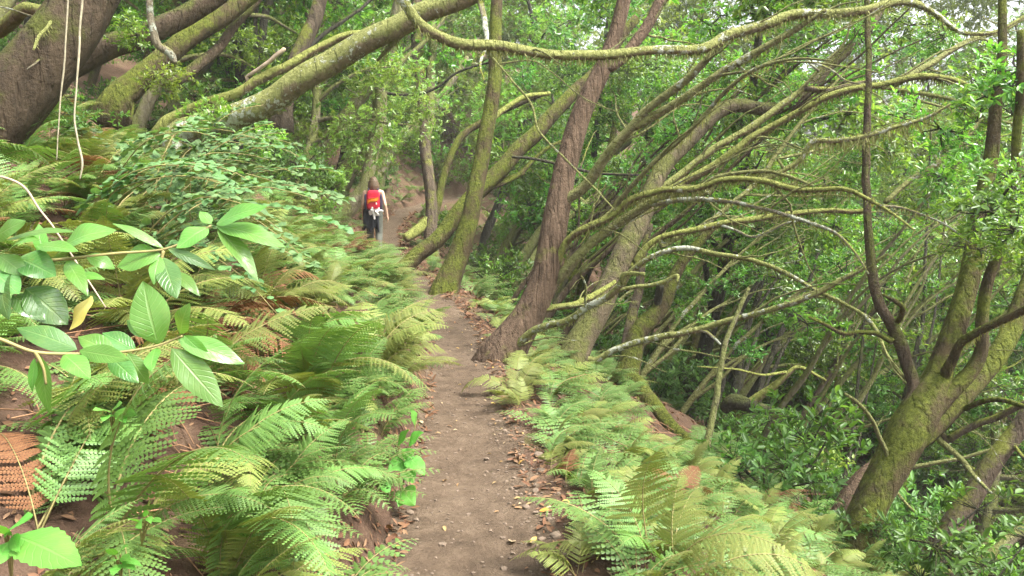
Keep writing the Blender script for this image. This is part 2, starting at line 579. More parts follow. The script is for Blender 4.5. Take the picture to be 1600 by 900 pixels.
def clump_mesh(name, seed, shoots, per, rad, leaf, mat, stem_mat, upward=.5, hollow=.25, wfrac=.36):
    """a leafy bough: shoots with rosettes of leaves spread through an uneven volume, joined by thin twigs"""
    rng = np.random.default_rng(seed)
    # uneven volume: a handful of lobes
    nl = 7
    lob = rand_dirs(nl, rng) * np.array(rad) * rng.uniform(.35, .8, (nl, 1))
    which = rng.integers(0, nl, shoots)
    c = lob[which] + rand_dirs(shoots, rng) * np.array(rad) * .48 * rng.uniform(hollow, 1, (shoots, 1)) ** .6
    axis = unit(unit(c) + np.array([0, 0, upward]) + rng.normal(size=(shoots, 3)) * .5)
    ci = np.repeat(np.arange(shoots), per)
    n = len(ci)
    ax = axis[ci]
    perp = unit(np.cross(ax, rand_dirs(n, rng)))
    tilt = rng.uniform(.35, 1.25, (n, 1))
    d = unit(ax * np.cos(tilt) + perp * np.sin(tilt) + np.array([0, 0, -.12]))
    L = leaf * rng.uniform(.6, 1.25, n)
    b = c[ci] + ax * rng.uniform(-.9, .2, (n, 1)) * leaf * 1.2
    nrm = unit(ax + np.array([0, 0, .7]) + rng.normal(size=(n, 3)) * .25)
    V, Q = leaves_VQ(b, d, nrm, L, L * wfrac * rng.uniform(.8, 1.2, n))
    mi = np.zeros(len(Q), int)
    # twigs: thin three sided strips from lobe to shoot and from the middle to each lobe
    segs = [(np.zeros(3), p, .012) for p in lob] + [(lob[which[i]], c[i], .004) for i in range(shoots)]
    tv = []; tq = []
    k0 = len(V)
    for p, q, r in segs:
        ax1 = unit(q - p); a1 = unit(np.cross(ax1, [.3, .5, .8])); b1 = np.cross(ax1, a1)
        mid = (p + q) / 2 + a1 * np.linalg.norm(q - p) * rng.uniform(-.12, .12)
        ring = [a1, -.5 * a1 + .87 * b1, -.5 * a1 - .87 * b1]
        for cen, rr in ((p, r), (mid, r * .8), (q, r * .5)):
            for e in ring:
                tv.append(cen + e * rr)
        for s_ in range(2):
            for j in range(3):
                j2 = (j + 1) % 3
                tq.append((k0 + s_ * 3 + j, k0 + s_ * 3 + j2, k0 + s_ * 3 + 3 + j2, k0 + s_ * 3 + 3 + j))
        k0 += 9
    V = np.vstack([V, np.array(tv)]); Q = np.vstack([Q, np.array(tq)])
    mi = np.concatenate([mi, np.ones(len(tq), int)])
    return mesh_quads(name, V, Q, [mat, stem_mat], mi)


CL = [clump_mesh('foliage', 100 + i, 120, 9, (1.15, 1.15, .75), .105, M['tree_leaf'], M['bark_black']) for i in range(4)]
TW = M['moss_far']
CLB = [clump_mesh('foliage', 250 + i, 70, 8, (1.1, 1.1, .7), .155, M['tree_leaf'], M['bark_black']) for i in range(2)]
CLL = [clump_mesh('foliage', 200 + i, 110, 9, (1.2, 1.2, .8), .11, M['tree_leaf_light'], M['moss_far']) for i in range(3)]
CLS = [clump_mesh('foliage', 300 + i, 60, 8, (.55, .55, .38), .085, M['tree_leaf'], M['bark_black']) for i in range(3)]
SHRUB = [clump_mesh('understory_shrub', 400 + i, 95, 8, (.75, .75, .6), .095, M['tree_leaf_dark'], M['bark_black'], .8) for i in range(3)]
SHRUBL = [clump_mesh('understory_shrub', 450 + i, 80, 8, (.6, .6, .5), .085, M['tree_leaf_light'], M['moss_far'], .8, .25, .42) for i in range(2)]


# ------------------------------------------------------------------ ferns
def frond_mesh(name, seed, L=1.0, pairs=18, pinnules=12, kind='bracken', e0=1.15, e1=-.5, mats=None, widthf=.36, side=0.0):
    """a frond rising from the origin towards +Y and arching over"""
    rng = np.random.default_rng(seed)
    n = 40
    s = np.linspace(0, 1, n)
    el = e0 + (e1 - e0) * s ** 1.15
    ds = L / (n - 1)
    yaw = side * s ** 1.5
    step = np.stack([np.sin(yaw) * np.cos(el), np.cos(yaw) * np.cos(el), np.sin(el)], 1) * ds
    P = np.vstack([np.zeros(3), np.cumsum(step, 0)[:-1]])
    T = unit(np.gradient(P, axis=0))
    S = unit(np.cross(T, np.stack([np.sin(yaw) * 0, np.zeros(n), np.ones(n)], 1) + np.array([0, .0, 0]) + .001))
    Nn = unit(np.cross(S, T))
    start = .28 if kind == 'bracken' else .16
    V = []; Q = []; mi = []
    k = 0
    for i in range(pairs):
        t = start + (1 - start) * (i / pairs) ** (.92)
        j = min(n - 1, int(t * (n - 1)))
        tt = (t - start) / (1 - start)
        if kind == 'bracken':
            pl = L * widthf * (1 - tt) ** .9 * min(1, .82 + tt * 2)
        else:
            pl = L * widthf * .62 * (math.sin(math.pi * (0.22 + .78 * tt)) ** .8)
        pl = max(pl, .02 * L)
        for sg in (1, -1):
            l = pl * rng.uniform(.9, 1.08)
            p0 = P[j]
            dirp = unit(S[j] * sg + T[j] * (.38 + .25 * tt) - Nn[j] * rng.uniform(.0, .22))
            npn = unit(Nn[j] + S[j] * sg * .15)
            m = max(4, int(pinnules * (l / (L * widthf)) + 3))
            q = (np.arange(m) + .5) / m
            sag = -.16 * l * q ** 2
            B = p0 + dirp * (q * l)[:, None] + npn * sag[:, None]
            side_d = unit(np.cross(dirp, npn))
            spc = (1 - start) * L / pairs
            wl = min(l * (.20 if kind == 'bracken' else .17), spc * (.50 if kind == 'bracken' else .47)) * (1 - q) ** .6 * np.minimum(1, .75 + q * 3) + .003 * L
            gap = l / m
            for sd in (1, -1):
                d2 = unit(side_d * sd + dirp * .45 - npn * .12)
                tip = B + d2 * wl[:, None]
                a = B - dirp * gap * .42
                c = B + dirp * gap * .42
                a2 = a + d2 * wl[:, None] * .62; c2 = c + (d2 * wl[:, None]) * .62 * .95
                # pinnule as one blunt quad with its tip: a, tip-ish, c
                q4 = np.stack([B - dirp * gap * .5, B - dirp * gap * .22 + d2 * wl[:, None] * .9, B + dirp * gap * .26 + d2 * wl[:, None], B + dirp * gap * .5], 1)
                V.append(q4.reshape(-1, 3))
                kk = k + np.arange(m)[:, None] * 4 + np.arange(4)[None]
                Q.append(kk); mi.append(np.zeros(m, int))
                k += m * 4
            # pinna midrib
            r = .0022 * L
            rib = np.stack([p0 + npn * r, p0 + dirp * l * .5 + npn * (-.04 * l + r), p0 + dirp * l + npn * (-.16 * l)], 0)
            wv = side_d * r * 1.3
            V.append(np.stack([rib[0] - wv, rib[0] + wv, rib[1] + wv * .7, rib[1] - wv * .7, rib[2] + wv * .2, rib[2] - wv * .2], 0))
            Q.append(np.array([[k, k + 1, k + 2, k + 3], [k + 3, k + 2, k + 4, k + 5]])); mi.append(np.zeros(2, int))
            k += 6
    # rachis: three sided tube
    rr = L * .0075 * (1 - s * .85)
    ring = np.stack([P + Nn * rr[:, None], P + (-.5 * Nn + .87 * S) * rr[:, None], P + (-.5 * Nn - .87 * S) * rr[:, None]], 1).reshape(-1, 3)
    V.append(ring)
    qs = []
    for i in range(n - 1):
        for j in range(3):
            j2 = (j + 1) % 3
            qs.append((k + i * 3 + j, k + i * 3 + j2, k + (i + 1) * 3 + j2, k + (i + 1) * 3 + j))
    Q.append(np.array(qs)); mi.append(np.ones(len(qs), int))
    return np.vstack(V), np.vstack(Q), np.concatenate(mi)


def mk_frond(seed, **kw):
    V, Q, mi = frond_mesh('frond', seed, **kw)
    return mesh_quads('frond', V, Q, [M['fern'], M['stalk']], mi, False)


FR_BR = [mk_frond(500 + i, pairs=23, pinnules=14, kind='bracken', e0=e0, e1=e1, side=sd, widthf=.31) for i, (e0, e1, sd) in enumerate([(1.3, -.35, .1), (1.1, -.6, -.15), (.9, -.35, .25), (1.4, .1, -.2), (1.2, -.9, .35)])]
FR_MF = [mk_frond(520 + i, pairs=30, pinnules=13, kind='male', e0=e0, e1=e1, side=sd, widthf=.30) for i, (e0, e1, sd) in enumerate([(1.35, -.45, .15), (1.15, -.8, -.1), (.95, -.4, .3), (1.45, .05, -.25), (1.25, -1.1, -.35)])]


def fern_plant_mesh(seed, nf, kind, spread, pairs=12, pinnules=5):
    """whole plant in one mesh for the ones too small to show single fronds; slope falls towards +Y"""
    rng = np.random.default_rng(seed)
    VV = []; QQ = []; MM = []; k = 0
    for i in range(nf):
        az = rng.normal(0, spread)
        V, Q, mi = frond_mesh('f', seed * 31 + i, L=rng.uniform(.7, 1.1), pairs=pairs, pinnules=pinnules, kind=kind, e0=rng.uniform(.7, 1.3), e1=rng.uniform(-.9, -.2), side=rng.uniform(-.3, .3))
        c, s = math.cos(az), math.sin(az)
        R = np.array([[c, s, 0], [-s, c, 0], [0, 0, 1]])
        V = V @ R.T + np.array([rng.uniform(-.12, .12), rng.uniform(-.12, .12), 0])
        VV.append(V); QQ.append(Q + k); MM.append(mi); k += len(V)
    return mesh_quads('fern', np.vstack(VV), np.vstack(QQ), [M['fern'], M['stalk']], np.concatenate(MM), False)


FP = [fern_plant_mesh(600 + i, 10, 'male' if i % 2 else 'bracken', 1.2) for i in range(5)]


def fern(x, y, size, az, nf, label, group, kind='bracken', spread=1.0, mat=None, lod=0, name='fern'):
    z = gz(x, y) - .02
    if lod:
        o = link_mesh(name, random.choice(FP), None, (x, y, z), (random.uniform(-.15, .15), random.uniform(-.15, .15), az), size, mat)
        tag(o, label, 'fern', group)
        return o
    e = empty(name, (x, y, z), label, 'fern', group)
    for i in range(nf):
        me = random.choice(FR_BR if kind == 'bracken' else FR_MF)
        a = az + (i - (nf - 1) / 2) / max(1, nf) * spread * 2.4 + random.gauss(0, .35)
        link_mesh('frond', me, e, (random.uniform(-.05, .05) * size, random.uniform(-.05, .05) * size, 0),
                  (random.uniform(-.3, .4), random.uniform(-.4, .4), a), size * random.uniform(.55, 1.15), mat)
        fr = COL.objects[-1]
        if mat is not None and mat is M['fern_dead']:
            fr.rotation_euler[0] -= .55
        rr = random.random()
        if mat is None and rr < .26:
            fr.material_slots[0].link = 'OBJECT'; fr.material_slots[0].material = M['fern_yellow']; fr['label'] = 'yellowing frond'
        elif rr > .965 and x < float(path_x(y)) - .9:
            fr.material_slots[0].link = 'OBJECT'; fr.material_slots[0].material = M['fern_dead']; fr['label'] = 'withered brown frond'
            fr.rotation_euler[0] -= .5
    return e
# azimuth: the frond's +Y turned by az about Z; -90 degrees points to +X (down the slope)


# ------------------------------------------------------------------ trees that are traced one by one
def curve_from_px(pts, d0, d1, per=7, wob=0.0):
    """pts rows (px, py, width px); depth runs from d0 to d1 -> world points and radii"""
    P = np.asarray(pts, float)
    S = spline(P, per)
    seg = np.concatenate([[0], np.cumsum(np.hypot(np.diff(S[:, 0]), np.diff(S[:, 1])))])
    t = seg / seg[-1]
    d = d0 + (d1 - d0) * t
    W = np.array([at(S[i, 0], S[i, 1], d[i]) for i in range(len(S))])
    R = np.maximum(S[:, 2], .8) / 2 * d / F_PX * .81
    arc = np.concatenate([[0], np.cumsum(np.linalg.norm(np.diff(W, axis=0), axis=1))])
    if wob:
        for k in range(3):
            W[:, k] += .35 * R * vnoise(arc / (2.6 * R.max() + .03), np.full(len(S), 3.0 * k + 1), random.randint(0, 99)) * np.minimum(1, t * 4)
        for k in range(3):
            W[:, k] += wob * R * 1.6 * vnoise(arc / (7 * R.max() + .05), np.full(len(S), 7.0 * k), random.randint(0, 99)) * np.minimum(1, t * 4)
    return W, R, d, S


def moss_strands(mb, W, R, density, length, rng, hang=.7):
    seg = np.linalg.norm(np.diff(W, axis=0), axis=1)
    total = seg.sum()
    n = int(total * density)
    if n < 1:
        return
    cum = np.concatenate([[0], np.cumsum(seg)])
    # clustered along the branch
    u = np.clip((rng.random(n) * .75 + .25 * rng.choice(rng.random(max(2, n // 25)), n) + rng.normal(0, .01, n)) % 1, 0, 1) * total
    i = np.clip(np.searchsorted(cum, u) - 1, 0, len(seg) - 1)
    f = (u - cum[i]) / seg[i]
    p = W[i] * (1 - f)[:, None] + W[i + 1] * f[:, None]
    r = R[i]
    T = unit(W[i + 1] - W[i])
    down = np.where(rng.random(n) < hang, -1.0, 1.0)
    side = unit(np.cross(T, [0, 0, 1.0]))
    ang = rng.normal(0, .55, n)
    out = unit(np.array([0, 0, 1.0]) * (down * np.cos(ang))[:, None] + side * np.sin(ang)[:, None])
    L = length * rng.uniform(.3, 1.2, n) ** 1.5 * np.where(down < 0, 1, .4)
    b = p + out * (r * .85)[:, None]
    tip = b + out * (L * .35)[:, None] + np.array([0, 0, -1.0]) * (L * .65 * (down < 0) - L * .3 * (down > 0))[:, None] + T * (L * rng.normal(0, .3, n))[:, None]
    w = T * (.0022 + .0035 * rng.random(n))[:, None]
    mid = (b + tip) / 2 + side * (L * rng.normal(0, .12, n))[:, None]
    V = np.stack([b - w, b + w, mid + w * .8, mid - w * .8, tip + w * .15, tip - w * .15], 1).reshape(-1, 3)
    k = np.arange(n)[:, None] * 6
    for q in np.concatenate([k + [[0, 1, 2, 3]], k + [[3, 2, 4, 5]]]):
        mb.f.append(tuple(int(a) + mb.n for a in q)); mb.mi.append(0)
    mb.v.append(V); mb.n += len(V)


def grow_twigs(mb, W, R, per_m, length, rng, gen=2):
    seg = np.linalg.norm(np.diff(W, axis=0), axis=1)
    total = seg.sum()
    for _ in range(int(total * per_m + rng.random())):
        u = rng.uniform(.25, 1)
        i = min(len(seg) - 1, int(u * len(seg)))
        T = unit(W[i + 1] - W[i])
        d = unit(T * rng.uniform(.2, 1.0) + rng.normal(size=3) * .6 + np.array([.25, 0, .15]))
        l = length * rng.uniform(.35, 1.2)
        n = 6
        p = W[i].copy(); pts = [p.copy()]
        for k in range(n):
            d = unit(d + rng.normal(size=3) * .25 + np.array([.06, 0, -.03]))
            p = p + d * l / n
            pts.append(p.copy())
        r0 = min(R[i] * .5, .004 + .009 * rng.random())
        mb.tube(pts, np.linspace(r0, .0018, n + 1), 4, 0, cap=False)
        if gen > 1:
            grow_twigs(mb, np.array(pts), np.linspace(r0, .002, n + 1), 2.0, l * .5, rng, gen - 1)


class Tree:
    def __init__(self, name, label, trunk, d, mat, cat='tree', rough=.16, sides=14, root=True, group=None, tname='trunk', sink=.35, wob=.25, flare=1.0):
        self.mat = mat
        self.rng = np.random.default_rng(abs(hash(label)) % 1000 if False else sum(map(ord, label)) % 9973)
        d0, d1 = d
        if d0 == 'g':
            _, d0 = ground_hit(trunk[0][0], trunk[0][1])
        if isinstance(d1, str):
            d1 = d0 + float(d1)
        W, R, D, S = curve_from_px(trunk, d0, d1, 9, wob)
        if root:
            dirv = unit(W[1] - W[0])
            b = W[0] - dirv * sink * .6 - np.array([0, 0, sink * .6])
            # a flare where it meets the soil
            W2 = np.vstack([b, W]); R2 = np.concatenate([[R[0] * 1.35 * flare], R])
            arc2 = np.concatenate([[0], np.cumsum(np.linalg.norm(np.diff(W2, axis=0), axis=1))])
            R2 = R2 * (1 + .40 * flare * np.exp(-np.maximum(arc2 - sink * .8, 0) / (2.0 * R[0])))
            D = np.concatenate([[D[0]], D]); S = np.vstack([S[0], S])
            W, R = W2, R2
        self.W, self.R, self.D, self.S = W, R, D, S
        self.base = W[1 if root else 0].copy()
        self.e = empty(name, self.base, label, cat, group)
        mb = MB(); mb.tube(W, R, sides, 0, rough, len(label))
        mb.build(tname, mat, self.e, self.base)
        self.paths = [(W, R, D, S)]
        self.moss = MB(); self.tw = MB()

    def depth_near(self, px, py):
        best = None
        for W, R, D, S in self.paths:
            dd = np.hypot(S[:, 0] - px, S[:, 1] - py)
            i = int(np.argmin(dd))
            if best is None or dd[i] < best[0]:
                best = (dd[i], D[i], W[i], R[i])
        return best

    def branch(self, pts, d1=0.0, mat=None, fringe=0, flen=.07, twigs=0, tlen=.6, d0=None, sides=10, rough=.24, name='branch', attach=True, wob=.5, label=None):
        """d1: change of depth along the branch"""
        b = self.depth_near(pts[0][0], pts[0][1])
        d = b[1] if d0 is None else d0
        W, R, D, S = curve_from_px(pts, d, d + d1, 8, wob)
        if attach:
            W = np.vstack([b[2], W]); R = np.concatenate([[R[0]], R]); D = np.concatenate([[b[1]], D]); S = np.vstack([S[0], S])
        mb = MB(); mb.tube(W, R, sides, 0, rough, self.rng.integers(0, 99))
        o = mb.build(name, mat or self.mat, self.e, self.base)
        if label: o['label'] = label
        self.paths.append((W, R, D, S))
        if fringe:
            moss_strands(self.moss, W, R, fringe, flen, self.rng)
        if twigs:
            grow_twigs(self.tw, W, R, twigs, tlen, self.rng)
        return self

    def fuzz(self, density, length, hang=.5):
        W, R = self.paths[0][0], self.paths[0][1]
        moss_strands(self.moss, W, R, density, length, self.rng, hang)
        return self

    def foliage(self, px, py, dd=0.0, sc=.6, which=None, flat=.8):
        b = self.depth_near(px, py)
        p = at(px, py, b[1] + dd) - self.base
        link_mesh('foliage', random.choice(which or CLS), self.e, p, (random.uniform(-.4, .4), random.uniform(-.4, .4), random.uniform(0, 6.3)), (sc, sc, sc * flat))
        return self

    def done(self, twig_mat=None):
        if self.moss.n:
            tag(self.moss.build('moss', M['moss_fringe'], self.e, self.base, False), kind='stuff')
        if self.tw.n:
            tag(self.tw.build('twigs', twig_mat or M['moss_far'], self.e, self.base), kind='stuff')
        return self


def h(pts, ox=0, oy=0):
    """points read off a crop of the photograph at twice its size"""
    return [(x / 2 + ox, y / 2 + oy, w / 2) for x, y, w in pts]


def A(*p):
    return h(p, 0, 0)


def B(*p):
    return h(p, 800, 0)


def C(*p):
    return h(p, 800, 450)


# ---- left side
t = Tree('leaning_tree', 'very thick smooth brown trunk leaning right in the top left corner', A((-190, 560, 250), (40, 320, 240), (150, 195, 225), (225, 85, 215), (300, -60, 205), (420, -260, 190)), (5.0, 5.4), M['bark_dark'], rough=.10, sides=20)
t.branch(A((200, 60, 90), (120, 40, 44), (60, 40, 56), (-40, 95, 62), (-120, 150, 60)), 1.0, M['moss_bright'])
t.branch(A((360, -170, 90), (700, -330, 80), (1000, -220, 66), (1180, -90, 46), (1260, 0, 38), (1320, 80, 38), (1430, 135, 40), (1600, 150, 38), (1730, 170, 37), (1900, 172, 36), (2040, 160, 35), (2200, 150, 36), (2280, 110, 40), (2380, 80, 40), (2500, 45, 38), (2650, 38, 34), (2780, 8, 30), (2850, 5, 28), (2920, 40, 22), (2990, 95, 17), (3050, 105, 15), (3120, 95, 13), (3220, 40, 10)), 1.6, M['moss_lichen'], fringe=260, flen=.055, twigs=1.0, tlen=.45, d0=5.4, wob=.25)
t.branch(A((190, -40, 20), (178, 30, 14), (150, 80, 12), (120, 115, 12), (105, 155, 8)), -.5, M['moss_lichen'], fringe=200, flen=.04, wob=.1)
t.branch(A((185, 110, 16), (150, 155, 12), (125, 185, 10), (85, 215, 5)), -.35, M['lichen_stick'], wob=.1)
t.branch(A((130, 60, 12), (90, 48, 8), (40, 30, 6), (-30, 15, 5)), -.3, M['lichen_stick'], wob=.1)
t.done()

t = Tree('leaning_tree', 'dark mossy leaning trunk just right of the thick corner trunk', A((150, 240, 104), (300, 165, 100), (430, 130, 95), (530, 80, 88), (640, 8, 80), (760, -90, 74), (900, -220, 66)), (8.0, 8.6), M['bark_dark'])
t.branch(A((470, 110, 24), (470, -20, 22), (462, -120, 20)), -.8, M['moss_branch'])
t.foliage(215, 55, -.8, .55, CLS).foliage(190, 30, -.6, .5, CLS)
t.done()

t = Tree('leaning_tree', 'mossy leaning trunk with black underside behind the pale lichen stick', A((380, 300, 90), (470, 225, 84), (530, 170, 80), (600, 110, 76), (700, 45, 72), (800, -30, 66), (980, -200, 60)), (9.5, 10.3), M['moss_deep'])
t.branch(A((540, 260, 44), (620, 200, 42), (690, 140, 38), (740, 70, 36), (830, -30, 34), (900, -150, 30)), 1.2, M['bark_dark'])
t.done()

t = Tree('dead_branch', 'pale lichen covered dead stick hanging down beside the dark trunks', A((455, -190, 20), (463, -60, 22), (468, 20, 24), (478, 90, 28), (492, 140, 30), (530, 165, 30), (548, 195, 18)), (4.6, 4.7), M['lichen_stick'], 'dead branch', root=False, tname='stick', wob=.1, sides=9)
t.fuzz(300, .05, .8).done()

t = Tree('leaning_tree', 'big bright green mossy trunk leaning across the upper middle with white lichen patches', A((570, 424, 94), (615, 406, 95), (660, 390, 97), (760, 362, 98), (850, 322, 98), (950, 258, 96), (1050, 196, 92), (1150, 132, 88), (1260, 72, 84), (1380, 24, 78), (1500, -26, 70), (1700, -110, 60)), (9.0, 8.0), M['moss_lichen'], rough=.12, sides=18, wob=.15)
t.branch(A((1300, 55, 60), (1400, 5, 40), (1500, -40, 34)), .3, M['moss_lichen'])
t.branch(A((1250, 110, 30), (1215, 150, 16), (1180, 190, 8)), .2, M['moss_branch'], fringe=300, flen=.1)
t.branch(A((1500, 0, 22), (1512, 60, 20), (1520, 130, 16), (1500, 200, 10), (1512, 250, 6)), -1.0, M['lichen_stick'], wob=.15)
t.fuzz(260, .05, .55).done()

t = Tree('leaning_tree', 'slim mossy limb with a broken stub rising above the big bright leaning trunk', A((520, 380, 42), (600, 340, 40), (690, 305, 40), (740, 285, 38), (800, 252, 37), (870, 218, 35), (1000, 150, 31), (1080, 112, 27), (1160, 98, 22), (1300, 60, 12)), (10.5, 11.0), M['moss_bright'])
t.branch(A((770, 240, 16), (830, 200, 16), (890, 152, 15)), -.1, M['dead_wood'], name='broken_stub', label='pale bare broken stub', wob=.05)
t.fuzz(200, .05).done()

t = Tree('straight_tree', 'dark brown upright trunk rising above the big bright leaning trunk', A((880, 330, 66), (905, 265, 60), (930, 180, 58), (970, 80, 54), (1000, -20, 50), (1040, -160, 46)), (13.0, 13.5), M['bark_brown'])
t.branch(A((960, 150, 18), (1010, 110, 16), (1070, 70, 14), (1160, 0, 12), (1260, -70, 10)), 1.0, M['bark_black'], twigs=1)
t.done(M['bark_black'])

t = Tree('straight_tree', 'thin dark upright trunk left of the dark brown upright trunk', A((775, 330, 34), (800, 205, 30), (826, 60, 29), (842, -20, 27), (860, -140, 24)), (13.5, 14.0), M['bark_black'])
t.branch(A((805, 180, 18), (800, 60, 16), (815, -50, 14)), .3, M['bark_black'])
t.done()

t = Tree('leaning_tree', 'short mossy upright trunk below the big bright leaning trunk', A((825, 545, 66), (840, 490, 58), (862, 440, 50), (890, 370, 44), (940, 280, 36), (1000, 170, 30), (1080, 20, 26)), ('g', '.5'), M['moss_far'])
t.done()

# ---- around the walker
t = Tree('leaning_tree', 'mossy trunk leaning over the walker and bending upright on her left', A((1050, 690, 66), (1100, 640, 58), (1138, 585, 50), (1160, 500, 50), (1180, 420, 54), (1190, 300, 56), (1202, 210, 54), (1230, 120, 50), (1250, 0, 44), (1262, -120, 38)), ('g', '-.6'), M['moss_far'], wob=.3)
t.branch(A((1215, 292, 12), (1290, 296, 12), (1360, 276, 11), (1426, 228, 10), (1510, 200, 9), (1560, 190, 6)), -.6, M['bark_black'], twigs=1.2, wob=.2)
t.branch(A((1200, 240, 30), (1260, 190, 22), (1330, 130, 16), (1400, 40, 12)), .5, M['moss_far'])
t.foliage(640, 235, .9, .7, CLS).done()

t = Tree('leaning_tree', 'slanting mossy pair of stems crossing behind the trunk beside the walker', A((880, 560, 54), (930, 520, 52), (980, 482, 50), (1030, 425, 50), (1100, 342, 50), (1170, 255, 48), (1250, 140, 40), (1330, 20, 34)), ('g', '.5'), M['moss_far'])
t.branch(A((990, 470, 26), (1060, 410, 25), (1140, 352, 22), (1200, 300, 20)), .6)
t.branch(A((950, 500, 40), (975, 400, 26), (1000, 300, 20), (1030, 200, 16)), .5)
t.done()

t = Tree('fallen_log', 'dark brown curved log lying on the slope behind the walker', A((1060, 555, 44), (1090, 520, 54), (1120, 490, 56), (1155, 460, 46), (1190, 440, 30)), ('g', '.4'), M['bark_brown'], 'log', root=False, tname='log')
t.done()

t = Tree('leaning_tree', 'mossy forked stem slanting up just right of the walkers head', A((1165, 580, 64), (1195, 515, 60), (1240, 455, 48), (1300, 400, 34), (1380, 300, 26), (1460, 180, 20)), ('g', '.5'), M['moss_far'])
t.done()

t = Tree('straight_tree', 'brown twin stemmed trunk standing right of the path bend past the walker', A((1345, 800, 62), (1346, 730, 50), (1345, 620, 44), (1332, 480, 44), (1325, 380, 45), (1312, 250, 45), (1304, 120, 44), (1300, -20, 40)), ('g', '.4'), M['bark_brown'])
t.branch(A((1330, 430, 34), (1348, 340, 32), (1346, 230, 32), (1350, 100, 28), (1340, -30, 24)), .2, M['moss_far'])
t.branch(A((1345, 740, 34), (1355, 690, 30), (1382, 570, 28), (1430, 440, 27), (1500, 380, 26), (1600, 330, 24), (1760, 260, 20)), 1.0, M['moss_deep'])
t.branch(A((1335, 690, 44), (1305, 715, 42), (1268, 745, 36)), -.3, M['moss_bright'], name='root')
t.foliage(630, 180, 1.0, .8, CLS).foliage(650, 225, .6, .9, CLS).foliage(640, 130, 1.2, .8, CLS).done()

t = Tree('leaning_tree', 'dark mossy trunk leaning right from the path edge beyond the first bend', A((1242, 868, 64), (1300, 800, 62), (1370, 738, 62), (1440, 652, 60), (1520, 580, 60), (1600, 492, 58), (1690, 400, 54), (1790, 290, 50), (1860, 220, 44), (1990, 60, 38)), ('g', '1.2'), M['moss_deep'], wob=.3)
t.branch(A((1440, 640, 26), (1480, 590, 24), (1550, 570, 20), (1640, 540, 14)), .4)
t.branch(A((1520, 590, 22), (1600, 560, 20), (1700, 470, 14), (1800, 420, 10)), .8, twigs=1)
t.fuzz(160, .05).done()

t = Tree('straight_tree', 'tall mossy trunk rising straight between path and ravine beyond the red brown tree', A((1388, 910, 92), (1402, 870, 84), (1432, 795, 78), (1468, 685, 68), (1490, 565, 62), (1520, 420, 58), (1545, 280, 54), (1552, 110, 48), (1556, -10, 44), (1560, -140, 40)), ('g', '.3'), M['moss_deep'])
t.branch(A((1520, 390, 24), (1580, 340, 22), (1650, 300, 20), (1720, 290, 16)), .5, M['moss_bright'])
t.fuzz(160, .05).done()

# ---- the red brown tree with arching branches
RB = Tree('red_brown_tree', 'leaning red brown barked tree right of the path with long mossy arching branches', [(783, 560, 74), (800, 532, 64), (825, 490, 56), (845, 440, 54), (858, 380, 52), (868, 330, 50), (882, 270, 46), (900, 210, 44), (920, 155, 40), (940, 105, 36), (958, 60, 30), (972, 10, 28), (985, -60, 25)], ('g', '.2'), M['bark_red'], rough=.14, sides=18, wob=.15)
t = RB
mb_ = M['moss_branch']
t.branch(B((300, 210, 50), (360, 165, 46), (410, 95, 44), (480, 0, 42), (560, -110, 36)), .4, M['bark_red'])
t.branch(B((140, 660, 44), (180, 620, 38), (232, 580, 36), (300, 480, 36), (370, 400, 38), (430, 335, 32), (540, 250, 30), (620, 172, 26), (690, 90, 20)), -1.0, mb_, fringe=120, flen=.05, twigs=.5, wob=.3)
t.branch(B((385, 395, 32), (500, 330, 30), (620, 250, 28), (700, 200, 26), (800, 145, 24), (880, 95, 22), (980, 30, 16)), -.6, mb_, fringe=150, flen=.06, twigs=.6, wob=.3)
t.branch(B((140, 850, 26), (158, 775, 24), (200, 730, 26), (300, 680, 26), (380, 622, 28), (480, 592, 26), (580, 590, 26), (660, 560, 25), (780, 565, 23), (900, 595, 20), (1030, 590, 18), (1110, 622, 15), (1180, 660, 12), (1260, 722, 7)), -1.8, M['moss_bright'], fringe=220, flen=.07, twigs=.7, wob=.3)
t.branch(B((1150, 642, 10), (1230, 652, 9), (1330, 690, 8), (1385, 722, 7), (1440, 762, 4), (1500, 755, 3)), -.2, M['lichen_stick'], fringe=120, flen=.04, wob=.2)
t.branch(B((140, 880, 44), (220, 780, 42), (320, 702, 38), (440, 632, 34), (540, 596, 28), (620, 600, 18)), -.6, M['moss_branch'], fringe=120, wob=.3)
t.branch(B((580, 590, 18), (650, 550, 16), (760, 535, 15), (850, 545, 13), (940, 580, 9)), -.5, mb_, fringe=160, twigs=.7, wob=.3)
t.branch(B((440, 640, 20), (540, 625, 18), (680, 630, 17), (760, 645, 16), (850, 670, 15), (940, 700, 14), (1020, 735, 12), (1080, 800, 9), (1115, 855, 6)), -1.4, M['lichen_stick'], fringe=150, flen=.05, twigs=.6, wob=.3)
t.branch(B((780, 565, 18), (850, 530, 18), (900, 500, 17), (940, 440, 18), (1020, 440, 18), (1120, 420, 16), (1220, 390, 14), (1300, 365, 12), (1370, 325, 8)), -.5, M['moss_lichen'], fringe=300, flen=.10, twigs=.5, wob=.3)
t.branch(B((830, 495, 14), (950, 470, 12), (1000, 450, 9)), .2, mb_, wob=.2)
t.branch([(790, 556, 16), (808, 540, 15), (840, 514, 14), (880, 503, 14), (917, 480, 14), (950, 462, 14), (970, 444, 13), (978, 428, 10), (1007, 428, 7)], -1.1, M['moss_lichen'], fringe=160, flen=.04, wob=.2)
t.branch([(962, 455, 10), (990, 449, 9), (1020, 445, 9), (1042, 438, 9), (1058, 431, 8), (1058, 440, 4)], -.3, M['moss_lichen'], wob=.2)
t.branch([(853, 484, 14), (875, 480, 13), (897, 476, 13), (935, 457, 11), (960, 440, 8)], .8, M['moss_bright'], wob=.2)
